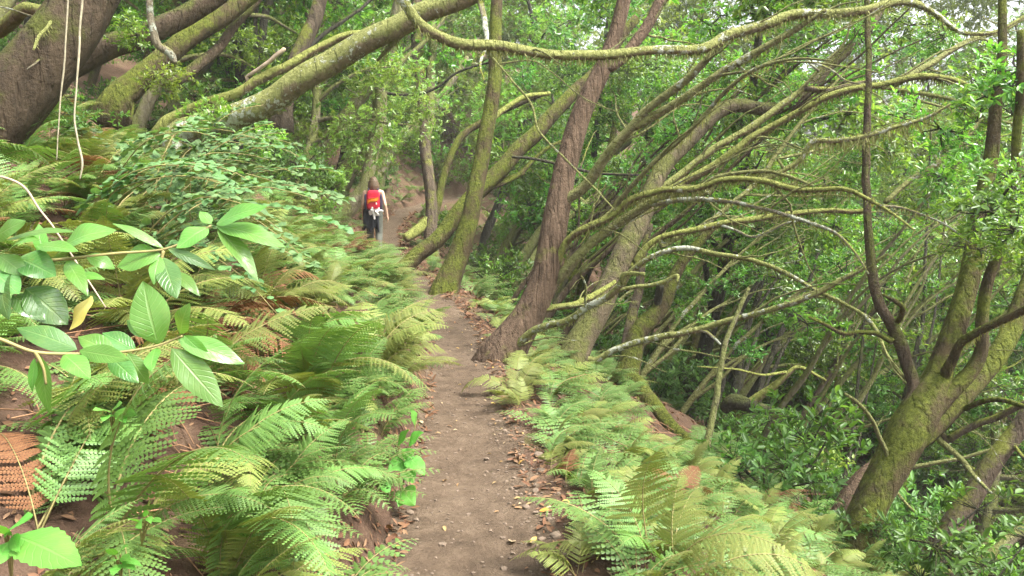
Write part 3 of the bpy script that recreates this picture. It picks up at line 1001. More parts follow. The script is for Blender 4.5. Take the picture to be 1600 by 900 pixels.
t.branch(B((320, 645, 20), (420, 532, 18), (520, 442, 18), (600, 362, 17), (660, 292, 16), (720, 240, 15), (800, 200, 13), (900, 182, 10), (1000, 190, 6)), -1.5, mb_, twigs=.8, fringe=100, wob=.4)
t.foliage(930, -20, .3, .9, CLS).foliage(1010, -40, .5, 1.0, CLS)
t.fuzz(30, .03).done()

# ---- the pale mossy tree behind it
PM = Tree('leaning_tree', 'pale mossy thick tree behind the red brown tree with a kinked upper trunk', [(888, 572, 52), (905, 535, 48), (925, 500, 46), (945, 458, 44), (966, 410, 42), (990, 362, 40)] + B((430, 600, 66), (480, 510, 62), (560, 430, 58), (640, 352, 54), (700, 330, 52), (770, 342, 50), (840, 330, 48), (920, 272, 50), (985, 205, 48), (1080, 120, 40), (1130, 60, 36), (1200, -60, 30)), ('g', '1.6'), M['bark_olive'], rough=.14, sides=16, wob=.2)
t = PM
t.branch(B((470, 590, 30), (570, 512, 28), (690, 430, 27), (800, 362, 26), (880, 302, 24), (922, 272, 20)), -.2, M['moss_lichen'], fringe=120, flen=.05, twigs=.5, wob=.3)
t.branch(B((440, 640, 34), (500, 592, 32), (640, 512, 31), (760, 422, 30), (870, 362, 29), (960, 312, 28), (1050, 282, 27), (1150, 264, 26), (1270, 240, 26), (1370, 250, 24), (1450, 280, 22), (1530, 320, 19), (1620, 355, 15), (1720, 420, 10)), -1.4, M['moss_bright'], fringe=240, flen=.07, twigs=.3, wob=.3)
t.branch(B((915, 276, 26), (1000, 282, 25), (1060, 268, 24), (1110, 255, 16)), -.2, M['bark_brown'], wob=.2)
t.branch(B((1150, 270, 18), (1260, 290, 17), (1380, 312, 16), (1460, 350, 15), (1530, 380, 13), (1620, 398, 9)), -.5, M['moss_lichen'], fringe=200, flen=.06, twigs=.6, wob=.3)
t.branch(B((1190, 280, 12), (1290, 320, 11), (1400, 340, 9), (1500, 332, 6)), .3, M['moss_branch'], wob=.3)
t.branch(B((1200, 262, 24), (1290, 210, 23), (1350, 170, 22), (1440, 122, 22), (1530, 95, 20), (1640, 30, 18)), .5, M['moss_branch'], twigs=.4, wob=.3)
t.branch(B((380, 830, 30), (430, 765, 26), (500, 730, 25), (620, 708, 25), (720, 690, 24), (860, 670, 22), (980, 660, 21), (1100, 655, 18), (1130, 620, 10)), -.6, M['moss_bright'], fringe=200, flen=.06, twigs=.7, wob=.3)
t.branch(B((470, 770, 20), (520, 742, 20), (600, 702, 19), (680, 640, 18), (760, 570, 17), (820, 492, 16), (880, 410, 15), (935, 345, 13), (1060, 200, 9)), .5, M['moss_branch'], fringe=100, twigs=.9, wob=.3)
t.branch(B((340, 900, 26), (370, 850, 22), (440, 800, 20), (540, 775, 20), (650, 795, 18), (740, 810, 17), (850, 850, 16)) + C((950, 5, 15), (1050, 55, 14), (1110, 95, 14), (1145, 145, 13), (1165, 200, 13), (1195, 240, 12), (1230, 280, 10), (1320, 318, 7)), -2.2, M['moss_lichen'], fringe=130, flen=.05, wob=.2)
t.branch(B((640, 700, 12), (700, 720, 12), (760, 740, 11), (850, 700, 9), (900, 690, 5)), -.5, M['lichen_stick'], wob=.2)
t.branch(B((1165, 632, 20), (1250, 560, 20), (1330, 510, 20), (1400, 450, 18), (1465, 375, 12)), .2, M['moss_branch'], d0=9.0, attach=False, fringe=80, twigs=1.0, wob=.3)
t.branch([(905, 545, 14), (927, 563, 13), (963, 546, 13), (1013, 530, 12), (1083, 517, 12), (1133, 503, 11), (1200, 486, 10), (1267, 463, 9), (1310, 440, 9), (1343, 423, 7), (1387, 397, 5)], -1.6, M['moss_lichen'], fringe=80, flen=.04, wob=.2)
t.branch([(1090, 516, 7), (1105, 520, 7), (1126, 538, 4)], -.2, M['lichen_stick'], wob=.1)
t.branch(B((880, 300, 12), (940, 240, 11), (985, 190, 10), (1040, 130, 8), (1060, 60, 6)), -.3, M['moss_branch'], wob=.3)
t.branch(B((920, 190, 10), (990, 215, 9), (1040, 250, 8), (1090, 262, 5)), -.4, M['lichen_stick'], twigs=1, d0=8.5, wob=.3)
t.foliage(1240, -30, .5, 1.0, CLS).foliage(1330, -40, .8, 1.1, CLS)
for fx, fy, fd, fs in [(1180, 20, 1.6, 1.2), (1110, 40, 2.2, 1.3), (1260, 60, 2.0, 1.2), (1130, 110, 2.6, 1.2), (1320, 130, 2.2, 1.2), (1230, 190, 2.6, 1.2), (1420, 40, 1.8, 1.2), (1060, 140, 3.0, 1.1), (1400, 230, 2.4, 1.1), (1180, 260, 3.0, 1.1), (1290, 290, 2.6, 1.0), (1450, 300, 2.4, 1.0)]:
    t.foliage(fx, fy, fd, fs, CLS)
t.done()

def sprays(t, per_m, length, rng):
    """long thin branchlets that follow the arching limbs"""
    n0 = 0
    for W, R, D, S in t.paths[1:]:
        seg = np.linalg.norm(np.diff(W, axis=0), axis=1).sum()
        if R[0] < .022:
            continue
        for _ in range(int(seg * per_m + rng.random())):
            i = int(len(W) * rng.uniform(.12, .85)); i = min(i, len(W) - 2)
            T = unit(W[i + 1] - W[i]); d = unit(T + rng.normal(size=3) * np.array([.35, .35, .4]) + np.array([.1, 0, .12]))
            L = length * rng.uniform(.5, 1.3); p = W[i].copy(); pts = [p.copy()]; n = 9
            for k in range(n):
                d = unit(d + rng.normal(size=3) * .17 + np.array([.07, 0, -.05])); p = p + d * L / n; pts.append(p.copy())
            R_ = np.linspace(min(R[i] * .6, .013), .0025, n + 1)
            t.tw.tube(pts, R_, 5, 0, cap=False)
            grow_twigs(t.tw, np.array(pts), R_, 1.2, .35, rng, 1)


sprays(PM, 1.3, 1.4, np.random.default_rng(3))
sprays(RB, 1.3, 1.3, np.random.default_rng(4))
for t in (PM, RB):
    for ch in [c for c in t.e.children if c.name.startswith('twigs')]:
        bpy.data.objects.remove(ch)
    tag(t.tw.build('twigs', M['moss_branch'], t.e, t.base), kind='stuff')

# ---- ravine side
t = Tree('forked_tree', 'dark mossy trunk with a stub and a forked arm behind the mossy log', C((352, 290, 84), (368, 220, 76), (385, 150, 72), (420, 110, 66), (450, 80, 60), (475, 40, 56)) + B((495, 880, 50), (540, 810, 40), (600, 740, 32), (700, 640, 24)), (10.0, 10.9), M['moss_deep'])
t.branch(C((360, 200, 60), (380, 80, 44), (395, 0, 36)) + B((405, 800, 28), (430, 700, 22)), .6, M['bark_brown'])
t.branch(C((462, 70, 34), (460, 30, 32), (460, -12, 28)), -.2, M['bark_black'], name='stub')
t.foliage(1060, 420, 1.0, .8, CLS)
t.fuzz(200, .06).done()

t = Tree('fallen_log', 'thick mossy log sloping down into the ravine', C((330, 265, 40), (385, 300, 66), (440, 370, 64), (490, 430, 58), (545, 475, 50), (595, 508, 34)), (9.5, 7.95), M['moss_deep'], 'log', root=False, tname='log', rough=.22)
t.branch(C((370, 300, 60), (330, 310, 70), (295, 290, 50)), .2, M['bark_dark'], name='root_end')
t.branch(C((400, 350, 50), (420, 400, 46), (405, 440, 30)), -.1, M['moss_bright'], name='root')
t.fuzz(600, .05, .2).done()

t = Tree('thin_tree', 'thin mossy stem growing at the lower end of the sloping log', C((590, 560, 34), (615, 460, 28), (640, 330, 25), (660, 200, 22), (700, 90, 18), (740, 0, 14)), ('g', '.5'), M['moss_far'])
t.done()

BIG = Tree('mossy_tree', 'massive many stemmed mossy tree at the right edge of the ravine', C((1060, 860, 128), (1085, 770, 122), (1130, 660, 120), (1180, 560, 128), (1230, 470, 142), (1285, 380, 140), (1330, 310, 108), (1350, 250, 92), (1380, 150, 84), (1410, 60, 78)) + B((1440, 850, 74), (1455, 740, 66), (1475, 620, 58), (1500, 480, 50), (1512, 340, 44), (1530, 200, 36), (1532, 60, 32), (1535, -80, 28)), ('g', '.4'), M['moss_deep'], rough=.2, sides=24, wob=.2)
t = BIG
t.branch(C((1290, 400, 100), (1370, 330, 70), (1430, 270, 58), (1465, 200, 50), (1470, 100, 46)) + B((1485, 890, 44), (1530, 760, 42), (1560, 640, 42), (1582, 400, 36), (1590, 100, 30)), -.4, M['moss_deep'], wob=.3, sides=14)
t.branch(C((1270, 460, 90), (1350, 390, 80), (1430, 320, 76), (1500, 240, 76), (1550, 150, 72), (1600, 30, 68)) + B((1640, 820, 60), (1680, 640, 54)), .5, M['moss_deep'], wob=.3, sides=14)
t.branch(C((1340, 300, 40), (1395, 180, 34), (1440, 150, 32), (1520, 110, 32), (1620, 50, 30)), -.8, M['moss_deep'], fringe=150)
t.branch(C((1230, 380, 51), (1255, 310, 48), (1225, 220, 49), (1195, 130, 48), (1155, 60, 44), (1140, 20, 42)) + B((1130, 880, 39), (1120, 780, 34), (1112, 690, 32), (1110, 600, 31), (1110, 420, 29), (1115, 300, 27), (1116, 180, 26), (1110, 20, 22), (1112, -90, 20)), .8, M['bark_dark'], wob=.2, sides=12)
t.branch(C((1195, 110, 26), (1215, 90, 22), (1220, 60, 20), (1195, 40, 16), (1160, 20, 10)), -.4, M['moss_deep'], wob=.1)
t.branch(C((1180, 165, 22), (1140, 145, 18), (1090, 138, 16), (1030, 140, 15), (980, 115, 14), (930, 90, 10)), -.4, M['moss_deep'], wob=.3, twigs=1)
t.branch(C((1360, 480, 30), (1440, 430, 26), (1520, 400, 24), (1640, 340, 22)), -.5, M['bark_brown'])
t.branch(C((1340, 480, 24), (1400, 530, 20), (1450, 590, 18), (1500, 640, 10)), -.6, M['moss_branch'])
t.branch(C((1180, 560, 20), (1160, 490, 18), (1130, 420, 16), (1080, 360, 15), (1040, 330, 12)), -.5, M['moss_branch'], twigs=.8)
t.branch(C((1400, 380, 22), (1500, 350, 20), (1610, 375, 18)), -.6, M['moss_deep'])
t.branch(C((1150, 545, 18), (1190, 620, 12), (1250, 690, 10), (1330, 740, 8)), -.8, M['moss_branch'], d0=8.0, attach=False)
t.foliage(1555, 330, -.9, .9, CLS).foliage(1580, 290, -.6, .8, CLS).foliage(1530, 390, -.5, .6, CLS)
t.foliage(1585, 360, -1.0, .7, CLS).foliage(1540, 150, .5, 1.1, CLS).foliage(1470, 200, 1.0, 1.0, CLS).foliage(1590, 110, .2, 1.0, CLS)
t.fuzz(500, .07, .5).done()

t = Tree('dead_tree', 'broken reddish dead trunk leaning against the massive mossy tree', C((990, 760, 60), (1010, 715, 58), (1030, 670, 52), (1065, 620, 60), (1110, 575, 56), (1150, 545, 40)), (7.7, 8.0), M['bark_red'], 'dead tree', rough=.3)
t.done()
t = Tree('leaning_tree', 'smooth brown trunk leaning right in the lower right corner', C((1350, 800, 90), (1390, 720, 80), (1440, 640, 74), (1510, 530, 70), (1600, 410, 68), (1740, 220, 60)), (7.8, 7.6), M['bark_brown'])
t.branch(C((1560, 470, 16), (1590, 520, 14), (1640, 560, 10)), -.3)
t.done()
t = Tree('leaning_tree', 'pale slim trunk crossing the bottom right corner of the view', C((1380, 950, 50), (1440, 885, 48), (1520, 815, 46), (1600, 745, 46), (1700, 640, 42)), (6.4, 6.6), M['moss_far'])
t.done()
t = Tree('straight_tree', 'brown leaning trunk in the dark thicket below the long lichen branch', C((930, 480, 56), (955, 440, 50), (985, 385, 46), (1015, 330, 44), (1040, 260, 40), (1090, 100, 34), (1130, -60, 28)), ('g', '.6'), M['bark_brown'])
t.done()
t = Tree('leaning_tree', 'dark crooked trunk lying nearly flat in the thicket right of the sloping log', C((860, 405, 30), (800, 385, 40), (740, 370, 56), (690, 360, 60), (660, 380, 40)), (11.0, 11.5), M['bark_black'], root=False)
t.branch(C((740, 365, 40), (800, 320, 30), (860, 265, 22), (900, 250, 16), (980, 290, 12)), -.4, M['moss_bright'])
t.branch(C((860, 262, 14), (780, 270, 10), (700, 255, 8), (580, 245, 5)), -.6, M['moss_bright'])
t.branch(C((690, 380, 20), (720, 430, 16), (780, 480, 12), (800, 520, 10)), -.3, M['moss_deep'])
t.done()
for lab, pts, dd in [
    ('first of the dark thicket stems counted right from the forked mossy trunk', C((620, 420, 30), (650, 250, 28), (670, 160, 26), (720, 60, 22), (790, -60, 18), (840, -200, 12)), 12.5),
    ('second of the dark thicket stems counted right from the forked mossy trunk', C((690, 360, 34), (715, 230, 30), (735, 130, 26), (770, 20, 22), (800, -120, 16)), 13.0),
    ('slanting third dark thicket stem right of the forked mossy trunk', C((740, 430, 26), (800, 240, 22), (850, 120, 18), (920, 0, 14), (960, -120, 10)), 14.0),
    ('thin black stem in the pale gap left of the massive mossy tree', C((1240, 300, 20), (1262, 200, 18), (1285, 90, 15)) + B((1292, 800, 12), (1300, 640, 10), (1310, 400, 8)), 12.0),
    ('pair of thin upright saplings above the dense ravine shrub', C((1035, 620, 16), (1060, 480, 14), (1080, 300, 12), (1100, 120, 10), (1110, -60, 8)), 11.0),
]:
    t = Tree('thin_tree', lab, pts, (dd, dd + .6), M['bark_black'])
    t.branch([(pts[0][0] + 8, pts[0][1] - 20, pts[0][2] * .6)] + [(p[0] + 12 + 6 * i, p[1], p[2] * .6) for i, p in enumerate(pts[1:-1])], .7)
    t.done()
t = Tree('broken_stump', 'short orange rotting stump among ferns at the bottom right', C((905, 870, 40), (912, 835, 36), (914, 812, 30)), (5.4, 5.45), M['orange_wood'], 'stump', rough=.45, tname='stump', sides=16, wob=0)
t.done()

# loose hanging things
def loose(name, label, cat, pts, d, mat, sides=6, twigs=0, root=False, wob=.3):
    W, R, D, S = curve_from_px(pts, d[0], d[1], 8, wob)
    mb = MB(); mb.tube(W, R, sides, 0, .1, 3)
    if twigs:
        grow_twigs(mb, W, R, twigs, .3, np.random.default_rng(len(label)))
    o = mb.build(name, mat, None, W[0])
    return tag(o, label, cat)


loose('hanging_vine', 'left of two thin pale vines hanging before the thick corner trunk', 'vine', A((214, -80, 6), (212, 0, 7), (207, 100, 6), (201, 200, 7), (189, 310, 6), (181, 420, 5), (177, 500, 4)), (3.6, 3.6), M['vine'])
loose('hanging_vine', 'right one of two pale vines, knotted and kinked near its tip', 'vine', A((258, -80, 8), (257, 0, 9), (249, 90, 8), (247, 170, 9), (240, 260, 7), (233, 370, 7), (243, 440, 8), (258, 510, 9), (250, 560, 4)), (3.5, 3.45), M['vine'])
loose('dead_twig', 'long bare pale stick poking out behind the broad laurel leaves at far left', 'twig', A((-40, 545, 9), (30, 560, 10), (80, 590, 9), (120, 650, 8), (160, 700, 7), (200, 760, 7), (330, 960, 5)), (2.3, 2.2), M['dead_wood'], wob=.1)
loose('dead_twig', 'thin bare twig arching down in front of the red brown tree', 'twig', B((-60, 180, 6), (0, 252, 8), (60, 325, 9), (80, 400, 9), (110, 440, 8), (180, 510, 8), (260, 590, 7), (320, 655, 5)), (7.0, 6.6), M['moss_branch'], twigs=1.2)
loose('dead_twig', 'dark bare branch running flat behind the red brown tree', 'twig', B((0, 490, 12), (60, 495, 13), (140, 512, 14), (230, 535, 13), (330, 545, 12), (430, 548, 9)), (10.5, 10.8), M['bark_black'], twigs=1.0)
loose('dead_twig', 'fine curved twig above the flat dark branch left of the red brown tree', 'twig', B((-40, 200, 8), (60, 190, 7), (130, 230, 6), (230, 310, 6), (330, 350, 4)), (7.6, 7.4), M['moss_far'], twigs=1.5)


# ------------------------------------------------------------------ background trees (one kind built, then copied)
def proto_tree(seed, name, label, group, lean, height, mats, clumps, nb, sc):
    rng = np.random.default_rng(seed)
    e = empty(name, (0, 0, 0), label, 'tree', group)
    d = unit(np.array([lean, rng.normal(0, .15), 1.0]))
    p = np.array([0, 0, -.4]); pts = [p.copy()]
    n = 10
    for k in range(n):
        d = unit(d + rng.normal(size=3) * .10 + np.array([lean * .03, 0, .02]))
        p = p + d * height / n
        pts.append(p.copy())
    pts = spline(np.array(pts), 3)
    r = np.linspace(.13, .03, len(pts)) * rng.uniform(.8, 1.2)
    mb = MB(); mb.tube(pts, r, 9, 0, .18, seed)
    mb.build('trunk', mats, e)
    ends = [pts[-1]]
    for b in range(nb):
        i = int(len(pts) * rng.uniform(.25, .95)); q = pts[min(i, len(pts) - 1)].copy()
        dd = unit(rng.normal(size=3) * np.array([1, .8, .4]) + np.array([lean * .6 + .3, 0, .55]))
        L = rng.uniform(1.2, 3.2); bp = [q.copy()]
        for k in range(6):
            dd = unit(dd + rng.normal(size=3) * .22 + np.array([.06, 0, -.05]))
            q = q + dd * L / 6
            bp.append(q.copy())
        bp = spline(np.array(bp), 3)
        mb = MB(); mb.tube(bp, np.linspace(r[min(i, len(r) - 1)] * .55, .008, len(bp)), 6, 0, .12, b)
        mb.build('branch', mats, e)
        ends.append(bp[-1]); ends.append(bp[len(bp) // 2])
    for k, q in enumerate(ends):
        link_mesh('foliage', clumps[k % len(clumps)], e, q + rng.normal(0, .25, 3), (rng.uniform(-.5, .5), rng.uniform(-.5, .5), rng.uniform(0, 6.3)), sc * rng.uniform(.7, 1.2))
    return e


def copy_thing(root, loc, rz, sc, label, group):
    r = root.copy(); COL.objects.link(r)
    r.location = loc; r.rotation_euler = (0, 0, rz); r.scale = (sc, sc, sc)
    r['label'] = label; r['group'] = group
    for ch in list(root.children):
        c = ch.copy(); COL.objects.link(c); c.parent = r
    return r


PROT = [proto_tree(31 + i, 'slender_tree', 'x', 'x', ln, hh, M[mt], cl, nb, sc) for i, (ln, hh, mt, cl, nb, sc) in enumerate([
    (.45, 7.0, 'moss_far', CL + CLB, 6, .9), (.25, 8.0, 'bark_black', CL + CLL, 6, .95), (.6, 6.5, 'moss_far', CLL, 5, .9),
    (.35, 7.5, 'moss_deep', CLB + CL[:2], 6, .9), (.15, 8.5, 'bark_black', CLL + CLB[:1], 6, 1.0)])]
used = set()


def put_bg(x, y, k, label, group, sc=1.0, rz=None):
    loc = (x, y, gz(x, y)); rz = random.uniform(-.7, .7) if rz is None else rz
    if k not in used:
        used.add(k)
        e = PROT[k]; e.location = loc; e.rotation_euler = (0, 0, rz); e.scale = (sc, sc, sc)
        e['label'] = label; e['group'] = group
        return e
    return copy_thing(PROT[k], loc, rz, sc, label, group)


def spaced(n, sampler, dmin, tries=4000):
    out = []
    for _ in range(tries):
        if len(out) >= n:
            break
        p = sampler()
        if p is None:
            continue
        if all((p[0] - q[0]) ** 2 + (p[1] - q[1]) ** 2 > dmin * dmin for q in out):
            out.append(p)
    return out


def s_right():
    d = random.uniform(12.5, 34); px = random.uniform(740, 1780)
    x = (px - 800) / F_PX * d
    u = x - path_x(d)
    if u < 1.6 or (d < 16 and u < 4.5):
        return None
    return x, d


def s_left():
    d = random.uniform(12, 34); px = random.uniform(-150, 640)
    x = (px - 800) / F_PX * d
    u = x - path_x(d)
    if u > -1.5:
        return None
    return x, d


for x, y in spaced(84, s_right, 1.2):
    far = y > 22
    k = random.choice([0, 2, 2, 4, 4] if far else [0, 1, 3, 0, 2])
    put_bg(x, y, k, 'pale leafy slender tree on the far side of the ravine' if far else 'slender leafy tree in the thicket behind the arching mossy branches',
           'trees on the far side of the ravine' if far else 'trees in the ravine thicket', random.uniform(.8, 1.15))
for x, y in spaced(46, s_left, 1.2):
    put_bg(x, y, random.choice([0, 1, 3, 0, 2]), 'leafy slender tree on the hillside above the ferns at left' if x < -6 else 'leafy slender tree beyond the walker on the hillside',
           'trees on the hillside at left' if x < -6 else 'trees on the hillside ahead', random.uniform(.8, 1.1))

# slim bare stems that fan up to the right through the ravine
def proto_fan(seed, length, mat):
    rng = np.random.default_rng(seed)
    e = empty('bare_sapling', (0, 0, 0), 'x', 'tree', 'x')
    tw = MB()

    def grow(q, dr, L, r0, bend, name):
        pts = [q.copy()]; n = 12
        for k in range(n):
            dr = unit(dr + np.array([.035, 0, -bend * .6]) + rng.normal(size=3) * .09)
            q = q + dr * L / n; pts.append(q.copy())
        pts = spline(np.array(pts), 3); R = np.linspace(r0, .007, len(pts))
        mb = MB(); mb.tube(pts, R, 7, 0, .2, seed); mb.build(name, mat, e)
        grow_twigs(tw, pts, R, .6, .7, rng)
        return pts, R
    pts, R = grow(np.array([0, 0, -.3]), unit(np.array([.48 + rng.normal() * .15, rng.normal() * .2, .95])), length, .055 * rng.uniform(.8, 1.3), .035, 'trunk')
    for b in range(4):
        i = int(len(pts) * rng.uniform(.12, .6)); T = unit(pts[i + 1] - pts[i])
        grow(pts[i].copy(), unit(T + rng.normal(size=3) * .33 + np.array([.15, 0, .1])), length * rng.uniform(.35, .75), R[i] * .7, rng.uniform(.02, .06), 'branch')
    for k in range(5):
        link_mesh('foliage', random.choice(CLS), e, pts[-1 - 5 * k] + rng.normal(0, .3, 3), (0, 0, rng.uniform(0, 6.3)), .9)
    tag(tw.build('twigs', M['moss_far'], e), kind='stuff')
    return e


FAN = [proto_fan(71 + i, L, M[m]) for i, (L, m) in enumerate([(6.5, 'moss_branch'), (5.5, 'moss_far'), (7.0, 'bark_dark'), (5.0, 'moss_branch'), (6.0, 'bark_brown')])]


def s_fan():
    d = random.uniform(9.8, 17); px = random.uniform(760, 1350)
    x = (px - 800) / F_PX * d
    u = x - path_x(d)
    if u < 1.1 or u > 7:
        return None
    return x, d


for i, (x, y) in enumerate(spaced(24, s_fan, .8)):
    k = i % 5; loc = (x, y, gz(x, y)); rz = random.uniform(-.6, .6); sc = random.uniform(.75, 1.15)
    if i < 5:
        e = FAN[k]; e.location = loc; e.rotation_euler = (0, 0, rz); e.scale = (sc, sc, sc)
        e['label'] = 'slim bare stem fanning up to the right through the ravine'; e['group'] = 'bare stems fanning through the ravine'
    else:
        copy_thing(FAN[k], loc, rz, sc, 'slim bare stem fanning up to the right through the ravine', 'bare stems fanning through the ravine')

# ------------------------------------------------------------------ understory shrubs
def s_shrub_r():
    d = random.uniform(7.5, 24) if random.random() < .7 else random.uniform(24, 34)
    px = random.uniform(740, 1720)
    x = (px - 800) / F_PX * d
    u = x - path_x(d)
    if u < 1.5 or (d < 14 and u < 3.6) :
        return None
    p = np.array([x, d, gz(x, d) + .5])
    q = to_px(p)
    if d < 11 and (q[0] < 1090):
        return None
    if d < 8.6 and 1270 < q[0] < 1480:
        return None
    return x, d


def shrub(x, y, me, sc, label, group, kind='shrub'):
    o = link_mesh('understory_shrub', me, None, (x, y, gz(x, y) + .38 * sc), (random.uniform(-.2, .2), random.uniform(-.2, .2), random.uniform(0, 6.3)), (sc, sc, sc * random.uniform(.8, 1.25)))
    return tag(o, label, kind, group)


for x, y in spaced(190, s_shrub_r, .55):
    near = y < 13
    shrub(x, y, random.choice(SHRUB + (SHRUBL[:1] if near else SHRUBL)), random.uniform(.7, 1.3),
          'leafy shrub low in the near ravine' if near else 'leafy shrub in the ravine undergrowth behind the trunks',
          'shrubs in the near ravine' if near else 'shrubs in the far ravine')


def s_shrub_l():
    d = random.uniform(13, 32); px = random.uniform(-60, 700)
    x = (px - 800) / F_PX * d
    u = x - path_x(d)
    if abs(u) < 1.3 or u > 4:
        return None
    return x, d


for x, y in spaced(66, s_shrub_l, .8):
    shrub(x, y, random.choice(SHRUBL + SHRUB), random.uniform(.6, 1.1), 'leafy shrub on the hillside past the ferns', 'shrubs on the hillside')
for px, py, d, sc, lab in [(1265, 735, 7.6, 1.25, 'large dense grey green shrub in the ravine left of the massive tree'), (1195, 765, 7.2, .9, 'small leafy shrub at the edge of the right fern slope'),
                           (1375, 862, 7.0, .75, 'dark leafy shrub burying the foot of the massive mossy tree'), (1330, 850, 6.4, .55, 'low broad leaved shrub at the foot of the massive mossy tree')]:
    p = at(px, py, d)
    o = link_mesh('understory_shrub', SHRUB[0], None, p, (0, 0, random.uniform(0, 6)), sc); tag(o, lab, 'shrub')
for px, py, d, sc, lab in [(1460, 850, 5.9, .95, 'leafy green shrub in the bottom right corner'), (1560, 900, 6.0, .9, 'leafy green shrub cut off by the lower right edge')]:
    p = at(px, py, d)
    o = link_mesh('understory_shrub', SHRUB[1], None, p, (0, 0, random.uniform(0, 6)), sc); tag(o, lab, 'shrub')

for i, (px, py, d, sc) in enumerate([(330, 120, 8.5, .6), (400, 150, 10, .7), (360, 60, 11, .8), (470, 120, 12, .8), (430, 200, 11.5, .6), (250, 60, 9.0, .6), (520, 180, 14, .8), (300, 30, 11, .8), (120, 180, 6.5, .45), (470, 230, 13, .6)]):
    p = at(px, py, d); z = gz(p[0], p[1])
    o = link_mesh('understory_shrub', (SHRUBL + SHRUB)[i % 5], None, (p[0], p[1], max(z + .3, min(p[2], z + .9))), (0, 0, i), sc)
    tag(o, 'leafy shrub among the dark leaning trunks at upper left', 'shrub', 'shrubs among the leaning trunks')

for i in range(22):
    y = random.uniform(21, 40); x = float(path_x(y)) + random.choice([-1, 1]) * random.uniform(.8, 2.6)
    shrub(x, y, random.choice(SHRUBL + SHRUB), random.uniform(.5, .9), 'leafy shrub crowding the path beyond the walker', 'shrubs beyond the walker')

# the closed wood behind everything
def merged_clumps(src, places):
    VV = []; QQ = []; k = 0
    cache = {}
    for me in src:
        v = np.zeros(len(me.vertices) * 3, np.float32); me.vertices.foreach_get('co', v)
        q = np.zeros(len(me.loops), np.int32); me.loops.foreach_get('vertex_index', q)
        cache[me.name] = (v.reshape(-1, 3), q.reshape(-1, 4))
    for n, (p, sc, rz) in enumerate(places):
        v, q = cache[src[n % len(src)].name]
        c, s_ = math.cos(rz), math.sin(rz)
        VV.append(v @ np.array([[c, s_, 0], [-s_, c, 0], [0, 0, 1]]) * sc + p); QQ.append(q + k); k += len(v)
    return np.vstack(VV), np.vstack(QQ)


def far_wood():
    rng = np.random.default_rng(5)
    pl = []
    while len(pl) < 720:
        px = rng.uniform(-300, 1900); d = rng.uniform(33, 50)
        x = (px - 800) / F_PX * d
        h_ = (10 + max(0, min(9, x * .5))) * 1.1 * rng.random() ** .55
        pl.append((np.array([x, d, float(ground_z(x, d, False)) + h_]), rng.uniform(1.3, 2.3), rng.uniform(0, 6.3)))
    V, Q = merged_clumps(CLL + CL[:2], pl)
    o = link_mesh('far_wood', mesh_quads('far_wood', V, Q, M['tree_leaf_light']))
    tag(o, 'far leafy wood closing off the valley behind the trees', 'wood', None, 'stuff')


far_wood()

# ------------------------------------------------------------------ ferns
DOWN = -math.pi / 2
for px, py, size, az, nf, kind, lab in [
    (178, 858, .80, -1.7, 6, 'male', 'large arching bright fern beside the bare soil at bottom left'),
    (38, 850, .80, .2, 5, 'male', 'tall fern with upright fronds at the left edge near the bottom'),
    (95, 760, .62, -.9, 5, 'male', 'dark glossy fern arching above the serrated herb leaves'),
    (320, 880, .62, -1.9, 5, 'male', 'fern at the bottom edge left of the path'),
    (420, 800, .70, -1.8, 7, 'bracken', 'broad pale fern spreading towards the lower left path edge'),
    (300, 640, .72, -1.7, 6, 'bracken', 'pale fern with drooping fronds below the laurel leaves'),
    (520, 760, .62, -1.9, 6, 'male', 'fern drooping over the path edge beside the round leaved plant'),
]:
    p, _ = ground_hit(px, py)
    fern(p[0], p[1], size, az, nf, lab, None, kind, .8)


def s_bank():
    y = 1.6 + 11.5 * random.random() ** 1.25
    t = .12 + (5.2 if y > 4 else 3.4) * random.random() ** 1.1
    x = float(path_x(y) - path_w(y)) - t
    p = np.array([x, y, gz(x, y)])
    if np.linalg.norm(p - CAM) < 1.75:
        return None
    q = to_px(p)
    if not (-150 < q[0] < 900 and q[1] < 1050):
        return None
    # bare soil patches seen between the ferns
    for cx_, cy_, r_ in ((230, 800, 90), (300, 680, 60), (60, 590, 60), (380, 540, 40), (130, 900, 90)):
        if math.hypot(q[0] - cx_, q[1] - cy_) < r_:
            return None
    if 120 < q[0] < 420 and 60 < q[1] < 230:
        return None
    if q[0] < 240 and q[1] < 330 and random.random() < .35:
        return None
    return x, y


